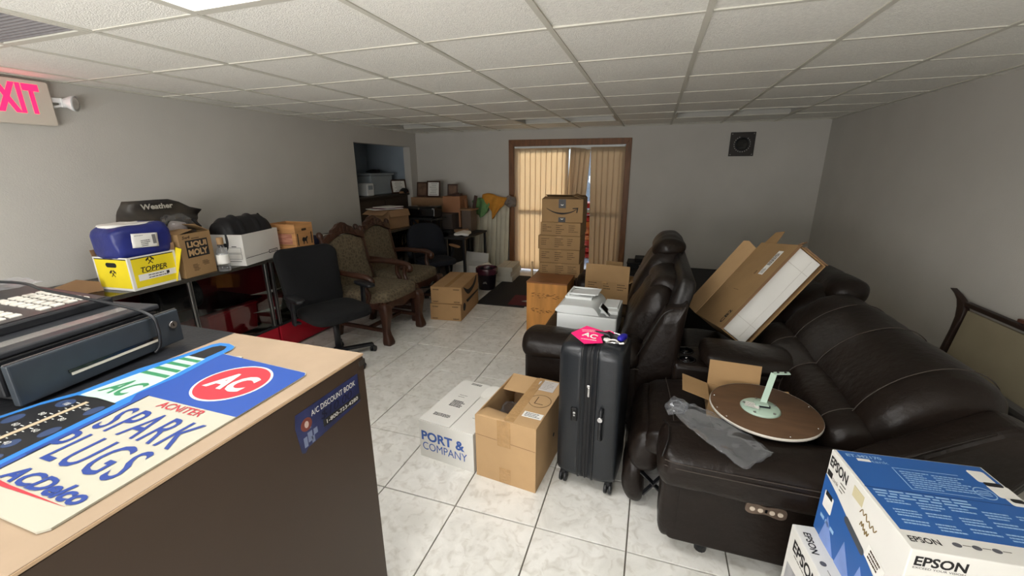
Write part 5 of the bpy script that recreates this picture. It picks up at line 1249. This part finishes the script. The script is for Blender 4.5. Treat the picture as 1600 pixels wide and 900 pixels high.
# seats, footrest
for k, (y0, y1) in enumerate(((1.705, 2.29), (2.60, 3.22))):
    ps = [(.08, .34), (.05, .41), (.11, .465), (.30, .478), (.55, .47), (.80, .455), (.88, .40), (.5, .33)]
    if k == 1: ps = [(max(a, .26+.4*(a-.05)), b-.03) for a, b in ps]
    s = roll(MB(), ps, y0, y1, .05, mid=10, sub=6).wrinkle(.006, 8, k+1).build('seat_cushion', M_leather, t, world=True)
    for x, zz_ in ((.17, .476), (.33, .4835)) if k == 0 else (): MB().tube([(x+.01, y0+.03, zz_-.006), (x, (y0+y1)/2, zz_+.001), (x-.02, y1-.03, zz_-.006)], .003, 6, 6).build('seam', M_thread, s, world=True)
    if k == 0: MB().tube([(.05, 2.10, .425), (.30, 2.115, .481), (.55, 2.12, .474), (.8, 2.12, .46)], .0045, 6, 6).build('seam', M_leatherd, s, world=True)
pr1 = [(.045, .22), (.0, .26), (-.012, .35), (.03, .42), (.09, .43), (.13, .36), (.12, .25)]
pr2 = [(.06, .03), (.0, .03), (-.035, .10), (-.03, .20), (.0, .26), (.05, .25), (.07, .14)]
roll(MB(), pr1, 1.73, 2.28, .05, mid=6).wrinkle(.006, 9, 3).build('footrest', M_leather, t, world=True); roll(MB(), pr2, 1.75, 2.27, .05, mid=6).wrinkle(.006, 9, 5).build('footrest', M_leather, t, world=True)
lg = MB().bar((.07, 1.76, .10), (.16, 1.76, .24), .03, .006).bar((.05, 1.76, .22), (.16, 1.76, .12), .03, .006); lg.build('footrest_linkage', M_blackp, t, world=True)
roll(MB(), [(.28, .08), (.25, .2), (.27, .36), (.34, .36), (.35, .08)], 2.62, 3.20, .04, mid=5).build('footrest', M_leather, t, world=True)
# console with cup holders and padded lid
cb_ = MB().prism(rrect(.185, .10, .80, .545, .03, 4), 2.30, 2.595, Mxz); c = cb_.build('console', M_leather, t, world=True, bevel=.025, seg=3)
for y in (2.385, 2.51):
    MB().lathe([(.048, .5445), (.050, .5485), (.043, .549), (.041, .540)], (.258, y, 0), 26).build('cup_holder', M_blackg, c, world=True); MB().lathe([(.0405, .5455), (.0, .5457)], (.258, y, 0), 26).build('cup_well', M_blackg, c, world=True)
q = MB().cyl((.250, 2.40, .547), (.266, 2.40, .547), .004, 8).build('glint_button', M_chrome, c, world=True)
roll(MB(), [(2.30, .55), (2.295, .585), (2.33, .622), (2.45, .635), (2.57, .622), (2.60, .585), (2.595, .55), (2.45, .54)], .325, .80, .06, axis='x', mid=6).wrinkle(.005, 10, 4).build('console_lid', M_leather, t, world=True)
# backrests
pl_ = [(.73, .45), (.72, .53), (.77, .615), (.87, .645), (.96, .58), (.95, .46), (.84, .42)]
pm_ = [(.87, .50), (.845, .60), (.89, .71), (.99, .81), (1.11, .865), (1.215, .85), (1.27, .77), (1.22, .62), (1.05, .50)]
for k, (y0, y1) in enumerate(((1.715, 2.98), (2.99, 3.62))):
    l = roll(MB(), pl_, y0+.02, y1, .07, mid=14, amp=.02).wrinkle(.009, 7, k+2.).wrinkle(.004, 20, 1).build('lumbar_cushion', M_leather, t, world=True)
    m_ = roll(MB(), pm_, y0, y1, .11, mid=16, amp=.02, sub=6).wrinkle(.012, 5, k+4.).wrinkle(.004, 20, 2).build('back_cushion', M_leather, t, world=True)
    for y in ((1.86, 2.30, 2.66) if k == 0 else (3.3,)):
        seam(l, pl_, y, 0, 3, .006); seam(m_, pm_, y, 1, 6, .008)
MB().tube([(.88, 1.755, .53), (.93, 1.735, .68), (1.03, 1.73, .77), (1.14, 1.74, .80), (1.22, 1.76, .76)], .0035, 6, 6).build('piping', M_leatherd, t, world=True)
ph = [(1.10, .80), (1.10, .87), (1.16, .925), (1.25, .93), (1.31, .88), (1.30, .80), (1.2, .76)]
roll(MB(), ph, 2.94, 3.58, .09, mid=8).wrinkle(.014, 7, 3).build('headrest', M_leather, t, world=True)
bs = MB().prism([(.86, .10), (1.10, .10), (1.32, .50), (1.40, .72), (1.30, .76), (1.10, .60), (.95, .48)], 1.70, 3.60, Mxz); bs.build('back_shell', M_leatherd, t, world=True, bevel=.02)
wg = [(.76, .10), (.76, .46), (.80, .535), (.97, .665), (1.13, .775), (1.20, .79), (1.27, .74), (1.24, .60), (1.08, .30), (1.0, .10)]
w_ = MB().prism(sp2(wg, 4), 1.59, 1.735, Mxz).build('wing', M_leather, t, world=True, bevel=.03, seg=4)
MB().tube([(.775, 1.60, .47), (.81, 1.598, .535), (.97, 1.596, .668), (1.12, 1.598, .768)], .0045, 6, 6).build('piping', M_leather, w_, world=True)

# small open carton on the seat, round table top over it
b = carton('small_carton', 'small open brown carton behind the round table top', 'box', (.44, 1.985, .482), R(-3), .23, .17, .085, M_card, [('+y', 96, .125, .98), ('-x', 165, .12), ('+x', 170, .12), ('-y', 176, .06)], t=.004)
t = thing('round_table_top', 'upturned round brown table top with mint metal bracket on the sofa arm', 'table top', (.527, 1.835, .590), 0)
Mt = Matrix.Rotation(R(1.0), 4, 'X'); MB().lathe([(.0, .004), (.207, .004), (.2115, .006), (.2115, .014), (.209, .016), (.0, .016)], n=72, M=Mt).build('top', mat('brown_board', rgb(88, 64, 44), .55, .16, 6, stretch=(1, 5, 1)), t)
MB().lathe([(.2100, .0045), (.2130, .006), (.2130, .0135), (.2105, .0165)], n=72, M=Mt, cap=False).build('edge_band', mat('edge_band', rgb(206, 200, 188), .35), t)
M_mint = mat('mint_enamel', rgb(168, 190, 174), .4, .04, 20)
Mp = Mt @ Matrix.Translation((-.015, -.002, .016)); p = MB().lathe([(.0, .010), (.03, .010), (.070, .007), (.078, .0), (.0, .0)], n=48, M=Mp).build('base_plate', M_mint, t)
for a in range(5): MB().lathe([(.0, .004), (.005, .003), (.0055, .0)], n=10, M=Mp @ Matrix.Translation((.064*math.cos(a*1.257+.4), .064*math.sin(a*1.257+.4), .0075))).build('screw', M_steel, p)
q = decal(rect(.055, .042), M_whitep, p, (-.05, -.012, .0295), (.96, -.28, 0), (.28, .96, 0), 'sticker'); lines(q, MATS['grey_print'], (-.073, .008, .0303), (.96, -.28, 0), (.28, .96, 0), 5, .042, .0075, .002, ragged=.2)
br = MB().bar((-.005, .01, .030), (.035, .075, .150), .024, .005, upv=(0, -1, 1)).bar((.035, .075, .150), (.095, .080, .157), .022, .005); br.box((-.012, .0, .032), (.05, .035, .012)); br.build('bracket', M_mint, t, bevel=.0015)
MB().cyl((.078, .0785, .152), (.078, .0785, .160), .005, 12).cyl((.050, .0765, .149), (.050, .0765, .157), .005, 12).build('bracket_hole', M_ink, t)
MB().box((-.004, -.012, .031), (.045, .012, .010)).build('spring', M_blackp, t, bevel=.002)
for a in (165, 195, 215, 285, 330, 20): MB().lathe([(.0, .003), (.0035, .002), (.0035, 0)], n=8, M=Mt @ Matrix.Translation((.196*math.cos(R(a)), .196*math.sin(R(a)), .016))).build('screw', M_chrome, t)
# crumpled clear bag on the arm
t = thing('plastic_sleeve', 'crumpled clear plastic sleeve lying across the leather sofa arm', 'plastic bag', (.29, 1.60, .590))
mb = MB(); rs = []
A, B_ = Vector((-.135, .135, .02)), Vector((.145, -.135, .002))
d = (B_-A); nn = Vector((-d.y, d.x, 0)).normalized()
for i in range(26):
    u = i/25; wd = .045+.045*min(1, u*2.2) if u > .12 else .05-.02*abs(u-.06)/.06; hh = .036*(1-.75*u)+.004
    ring = []
    for j in range(28):
        th = 2*math.pi*j/28; c_ = A+d*u
        q = c_+nn*(wd*math.cos(th))+Vector((0, 0, hh*.5*(1+math.sin(th))))
        q += noise.noise_vector(q*30)*.010+noise.noise_vector(q*75)*.004
        q.z = max(q.z, .001); ring.append(q)
    rs.append(ring)
mb.rings(rs, True, True).build('film', M_film, t)
MB().pillow((-.12, .12, .022), (.09, .09, .04), .9, nu=20, nv=12).wrinkle(.02, 30, 2).build('knot', M_film, t)

# CB2 style carton leaning on the sofa
P0 = Vector((.47, 2.732, .631)); ex = Vector((.582, .241, .777)).normalized(); ez = Vector((-.217, .967, -.137)); ez = (ez-ex*ez.dot(ex)).normalized(); ey = ez.cross(ex)
L, Wd, Dp = .672, .203, .47
t = thing('long_carton', 'long brown carton leaning on the sofa with a white slab showing', 'box', tuple(P0))
Mq = Matrix((ex, ey, ez)).transposed().to_4x4()
bx = MB(); th = .006
bx.box((L/2, th/2, Dp/2), (L, th, Dp), Mq); bx.box((L/2, Wd-th/2, Dp/2), (L, th, Dp), Mq)
bx.box((th/2, Wd/2, Dp/2), (th, Wd-2*th, Dp), Mq); bx.box((L-th/2, Wd/2, Dp/2), (th, Wd-2*th, Dp), Mq); bx.box((L/2, Wd/2, Dp-th/2), (L-2*th, Wd-2*th, th), Mq)
bx.build('body', M_card, t)
MB().box((L/2, .093, .066), (L-.02, .168, .124), Mq).build('white_slab', mat('white_foam', rgb(228, 226, 220), .7, .03, 5), t, bevel=.004)
sl_ = MB(); 
for a, b_, c_, d_ in ((.13, .083, .0025, .14), (.56, .083, .0025, .14)): sl_.box((a, b_+.007, .0035), (c_, d_+.015, .0012), Mq)
sl_.box((L/2, .125, .0035), (L-.06, .0015, .0012), Mq); sl_.build('score_lines', mat('score_grey', rgb(196, 192, 184), .8), t)
MB().bar(Mq @ Vector((L, 0, 0)), Mq @ Vector((L+.02, .0, -.03)), .03, .004).build('torn_edge', M_cardd, t)
MB().box((L/2, .0, -.014), (L, .004, .03), Mq).build('flap', M_cardd, t); MB().box((L+.002, .11, -.012), (.004, .17, .03), Mq).build('flap', M_cardd, t)
Mfl = Mq @ Matrix.Translation((0, 0, Dp)) @ Matrix.Rotation(R(17), 4, 'X')
MB().prism([(.0, .0), (.62, .0), (.655, .11), (.645, .16), (.02, .16)], -.002, .003, Mfl @ Matrix(((1, 0, 0, 0), (0, 0, -1, 0), (0, 1, 0, 0), (0, 0, 0, 1)))).build('flap', M_card2, t)
MB().prism([(0, 0), (.10, .03), (.09, .13), (.0, .15)], -.002, .002, Mq @ Matrix.Translation((L, 0, Dp-.20)) @ Matrix(((1, 0, 0, 0), (0, 0, -1, 0), (0, 1, 0, 0), (0, 0, 0, 1)))).build('flap', M_card, t)
n_ = -ey
text('CB2', M_ink, t, Mq @ Vector((.085, 0, .065)), ex, ez, .105, .034, fat=.03, off=.001)
q = decal(rect(.19, .055), M_whitep, t, Mq @ Vector((.52, 0, .125)), ex, ez, 'label', off=.0005)
lines(q, M_ink, Mq @ Vector((.50, -.001, .142)), ex, ez, 3, .10, .014, .008, ragged=.1, seed=5); lines(q, MATS['grey_print'], Mq @ Vector((.435, -.001, .142)), ex, ez, 4, .05, .010, .004, seed=6)
decal(rect(.002, .07), M_brink, t, Mq @ Vector((.28, 0, .24)), ex, ez, 'mark', off=.0005); lines(t, M_brink, Mq @ Vector((.42, -.0005, .20)), ex, ez, 2, .03, .01, .004)

# ------------------------------------------------------------------ printer cartons in the right foreground
S = .84; M_eblue = mat('carton_blue', rgb(42, 94, 164), .5, .06, 3); M_eblue2 = mat('carton_light_blue', rgb(120, 146, 204), .5, .15, 8); M_pale = mat('pale_print', rgb(150, 186, 222), .6)
EW, ED, EH, EZ = .468*S, .446*S, .365*S, 1.6-S*1.4
EX, EY = .984*S, 1.475*S
t = thing('printer_carton', 'blue and white printer carton on top in the right foreground', 'box', (EX, EY, EZ), R(5.7), 'printer cartons')
MB().box((0, 0, EH/2), (EW, ED, EH)).build('body', M_cardw, t, bevel=.0025)
k = S
# top face: blue field with a white border on the left and front
r_, u_ = (1, 0, 0), (0, 1, 0)
x0, y0 = -EW/2, -ED/2; bl = .012*k; bf = .072*k
tp = MB().prism([(x0+bl, y0+bf), (EW/2-.006, y0+bf), (EW/2-.006, ED/2-.004), (x0+bl, ED/2-.004)], EH+.0002, EH+.0007).build('top_print', M_eblue, t)
T_ = lambda a, b: (x0+a*EW, y0+b*ED, EH+.0007)
text('ET-M2170', M_pale, tp, T_(.19, .935), r_, u_, .095, .014, fat=.03)
q = MB().prism(rect(.035, .012, x0+.17*EW, y0+.89*ED), EH+.0008, EH+.0012); q.build('logo_chip', M_whitep, tp); text('tank', M_pale, tp, T_(.275, .885), r_, u_, .045, .013)
for a, b, n, w_ in ((.36, .80, 8, .085), (.56, .795, 7, .085)): lines(tp, M_pale, T_(a, b), r_, u_, n, w_, .0095, .0035, seed=int(a*70))
fq = MB()
for a, b, c, d in ((.335, .83, .002, .14), (.335, .64, .26, .0015), (.56, .83, .26, .0015), (.545, .83, .0015, .13)): pass
fq.prism([T_(.33, .84)[:2], T_(.335, .84)[:2], T_(.335, .60)[:2], T_(.33, .60)[:2]], EH+.0008, EH+.0011).prism([T_(.33, .84)[:2], T_(.75, .84)[:2], T_(.75, .836)[:2], T_(.33, .836)[:2]], EH+.0008, EH+.0011).prism([T_(.33, .60)[:2], T_(.75, .60)[:2], T_(.75, .596)[:2], T_(.33, .596)[:2]], EH+.0008, EH+.0011).build('text_frame', M_pale, tp)
rg = MB(); c_ = T_(.80, .66)
for kk in range(32):
    a0, a1 = 2*math.pi*kk/32, 2*math.pi*(kk+1)/32; f_ = lambda a, r: (c_[0]+r*math.cos(a), c_[1]+r*math.sin(a))
    rg.prism([f_(a0, .024), f_(a1, .024), f_(a1, .0215), f_(a0, .0215)], EH+.0008, EH+.0011)
rg.build('round_badge', M_pale, tp); lines(tp, M_pale, (c_[0]-.014, c_[1]+.008, EH+.0007), r_, u_, 3, .028, .008, .003, ragged=.1)
# two printed bottles / the pictured printers
for a, b, w_, h_, m in ((.905, .86, .05, .060, M_whitep), (.925, .775, .05, .02, M_ink), (.935, .70, .06, .06, M_whitep), (.955, .60, .055, .035, M_whitep), (.955, .615, .035, .018, M_ink)):
    MB().prism(rrect(T_(a, b)[0]-w_/2*k, T_(a, b)[1]-h_/2*k, T_(a, b)[0]+w_/2*k, T_(a, b)[1]+h_/2*k, .006), EH+.0008+(.0003 if m is M_ink else 0), EH+.0012+(.0003 if m is M_ink else 0)).build('printer_picture', m, tp)
MB().prism(rect(EW*.88, .0025, x0+.46*EW, y0+.56*ED), EH+.0007, EH+.0011).build('flap_seam', mat('seam_blue', rgb(30, 66, 120), .6), tp)
lines(tp, M_pale, T_(.06, .535), r_, u_, 3, .24, .011, .005, ragged=.1, seed=20)
for rr in range(3):
    for cc in range(5): lines(tp, M_pale, T_(.085+.185*cc, .445-.095*rr), r_, u_, 3 if (rr+cc) % 2 else 2, .060, .0095, .004, ragged=.3, seed=rr*7+cc)
text('EPSON', M_ink, t, (x0+.115*EW, y0+.040*k, EH), r_, u_, .064, .018, fat=.02)
for a, nm in ((.285, 0), (.385, 1), (.485, 2)): MB().prism(circ(x0+a*EW, y0+.042*k, .0085, 20, 1.1, .8), EH+.0004, EH+.0009).build('icon', mat('icon_grey', rgb(90, 90, 96), .6) if 'icon_grey' not in MATS else MATS['icon_grey'], t); lines(t, MATS['grey_print'], (x0+(a+.03)*EW, y0+.044*k, EH), r_, u_, 1, .018, .01, .002)
# front face
text('EPSON', M_ink, t, (x0+.165*EW, y0, EH*.90), (1, 0, 0), (0, 0, 1), .105, .028, fat=.03, off=.0006); text('EXCEED YOUR VISION', M_ink, t, (x0+.165*EW, y0, EH*.835), (1, 0, 0), (0, 0, 1), .105, .006, off=.0006)
# left face: white strip above a blue field
r_, u_ = (0, -1, 0), (0, 0, 1)
lf = lambda a, z: (x0, ED/2-a*ED, z*EH)
MB().prism([(0, 0), (ED, 0), (ED, EH*.26), (.80*ED, EH*.40), (.58*ED, EH*.50), (.42*ED, EH*.55), (.20*ED, EH*.64), (.0, EH*.70)], .0003, .0008, Matrix(((0, 0, -1, x0), (-1, 0, 0, ED/2), (0, 1, 0, 0), (0, 0, 0, 1)))).build('side_print', M_eblue, t)
text('EPSON', M_ink, t, lf(.155, .89), r_, u_, .098, .036, fat=.03); decal(rect(.028, .02), M_ink, t, lf(.055, .745), r_, u_, 'logo_chip'); text('tank', MATS['grey_print'], t, lf(.145, .735), r_, u_, .035, .014); lines(t, MATS['grey_print'], lf(.21, .79), r_, u_, 3, .03, .012, .004)
decal(rrect(-.055, -.012, .055, .012, .011), mat('handle_hole', rgb(70, 74, 80), .6), t, lf(.50, .50), (0, -.97, -.25), (0, -.25, .97), 'hand_hole')
decal(rrect(-.025, -.03, .025, .03, .004), M_whitep, t, lf(.12, .45), r_, u_, 'printer_picture', off=.001); decal(rect(.036, .016), M_ink, t, lf(.12, .53), r_, u_, 'printer_picture', off=.0017)
for a in (.09, .17, .25): decal(rect(.022, .012), M_pale, t, lf(a, .24), r_, u_, 'caption', off=.001)
for a in (.22, .48, .70): decal([(-.02, .05), (.045, -.05), (-.045, -.06)], M_eblue2, t, lf(a, .16), r_, u_, 'pale_triangle', off=.001)
M_marker = mat('marker', rgb(120, 100, 60), .7)
for a, z_, w_ in ((.50, .80, .075), (.53, .69, .04)):
    MB().tube([(x0-.0006, ED/2-a*ED-w_*i/9, z_*EH-.012*i/9+(.011 if i % 2 else -.009)*(1-.3*((i*7) % 3))) for i in range(10)], .0014, 5, 3).build('scribble', M_marker, t)
decal(rect(.05, .035), mat('yellowed_tape', rgb(206, 196, 160), .4), t, lf(.44, .88), r_, u_, 'tape', off=.0005)
q = decal(rect(.075, .045), M_whitep, t, lf(.76, .52), (0, -.98, -.18), (0, -.18, .98), 'sticker', off=.001); lines(t, M_brink, (x0-.0016, ED/2-.70*ED, .58*EH), (0, -.98, -.18), (0, -.18, .98), 3, .05, .012, .006, ragged=.3, seed=8)
# lower carton
LH = EZ-.002
t = thing('printer_carton', 'white printer carton on the floor under the blue topped one', 'box', (EX-.038, EY-.01, 0), R(6.5), 'printer cartons')
LW, LD = EW+.05, ED+.01
MB().box((0, 0, LH/2), (LW, LD, LH)).build('body', M_cardw, t, bevel=.0025)
x0 = -LW/2
text('EPSON', M_ink, t, (x0+.026, LD/2-.075, LH), (-.10, -1, 0), (1, -.1, 0), .085, .022, fat=.02)
for a in (.15, .21, .27): MB().prism(circ(x0+.028, LD/2-a, .009, 18), LH+.0003, LH+.0008).build('icon', MATS['icon_grey'], t)
for a in (.172, .232): lines(t, MATS['grey_print'], (x0+.03, LD/2-a, LH), (0, -1, 0), (1, 0, 0), 1, .02, .01, .002)
lf = lambda a, z: (x0, LD/2-a, z)
text('EPSON', M_ink, t, lf(.115, LH-.052), r_, u_, .16, .045, fat=.03); lines(t, MATS['grey_print'], lf(.05, LH-.084), r_, u_, 1, .12, .01, .004, ragged=0)
MB().prism([(.02, .0), (.30, .0), (.30, .18), (.2, .24), (.02, .22)], .0003, .0008, Matrix(((0, 0, -1, x0), (-1, 0, 0, LD/2), (0, 1, 0, .06), (0, 0, 0, 1)))).build('printer_picture', mat('grey_picture', rgb(170, 170, 172), .6, .25, 14), t)

# upended table leaning on the right wall
t = thing('upended_table', 'upended table with beige panel and dark flared leg against right wall', 'table', (2.0, 2.7, 0))
wx = lambda y: BR[0]+(YB-y)*(FR[0]-BR[0])/(YB-YF)
def pt(y, z, off=0.): return Vector((wx(y)-.035-.10*(1-z/.75)-off, y, z))
rs = [[pt(y, z) for z in (.02, .70)]+[pt(y, z, .018) for z in (.70, .02)] for y in (1.95, 3.36)]
MB().rings(rs, False, True).build('panel', mat('beige_board', rgb(150, 140, 116), .7, .06, 4), t, world=True)
M_tleg = mat('dark_walnut', rgb(46, 32, 26), .45, .2, 6)
fr = MB(); fr.bar(pt(3.40, .735, .012), pt(1.95, .735, .012), .035, .030, upv=(0, 0, 1)); fr.build('rail', M_tleg, t, world=True, bevel=.005)
MB().bar(pt(3.0, .765, .010), pt(2.0, .765, .010), .035, .020, upv=(0, 0, 1)).build('rail_moulding', mat('red_walnut', rgb(92, 54, 42), .45, .2, 6), t, world=True, bevel=.004)
lgm = MB(); rs = []
for (y, z, r_) in ((3.56, .80, .004), (3.50, .775, .018), (3.45, .745, .034), (3.415, .70, .040), (3.40, .64, .030), (3.40, .55, .019), (3.405, .42, .017), (3.41, .2, .016), (3.41, .01, .016)):
    c_ = pt(y, min(z, .75), .012); c_.z = z; rs.append([c_+Vector((.018*a, r_*b, .35*r_*a*0)) for a, b in rrect(-1, -1, 1, 1, .4, 3)])
lgm.rings(rs, True, True).build('leg', M_tleg, t, world=True)
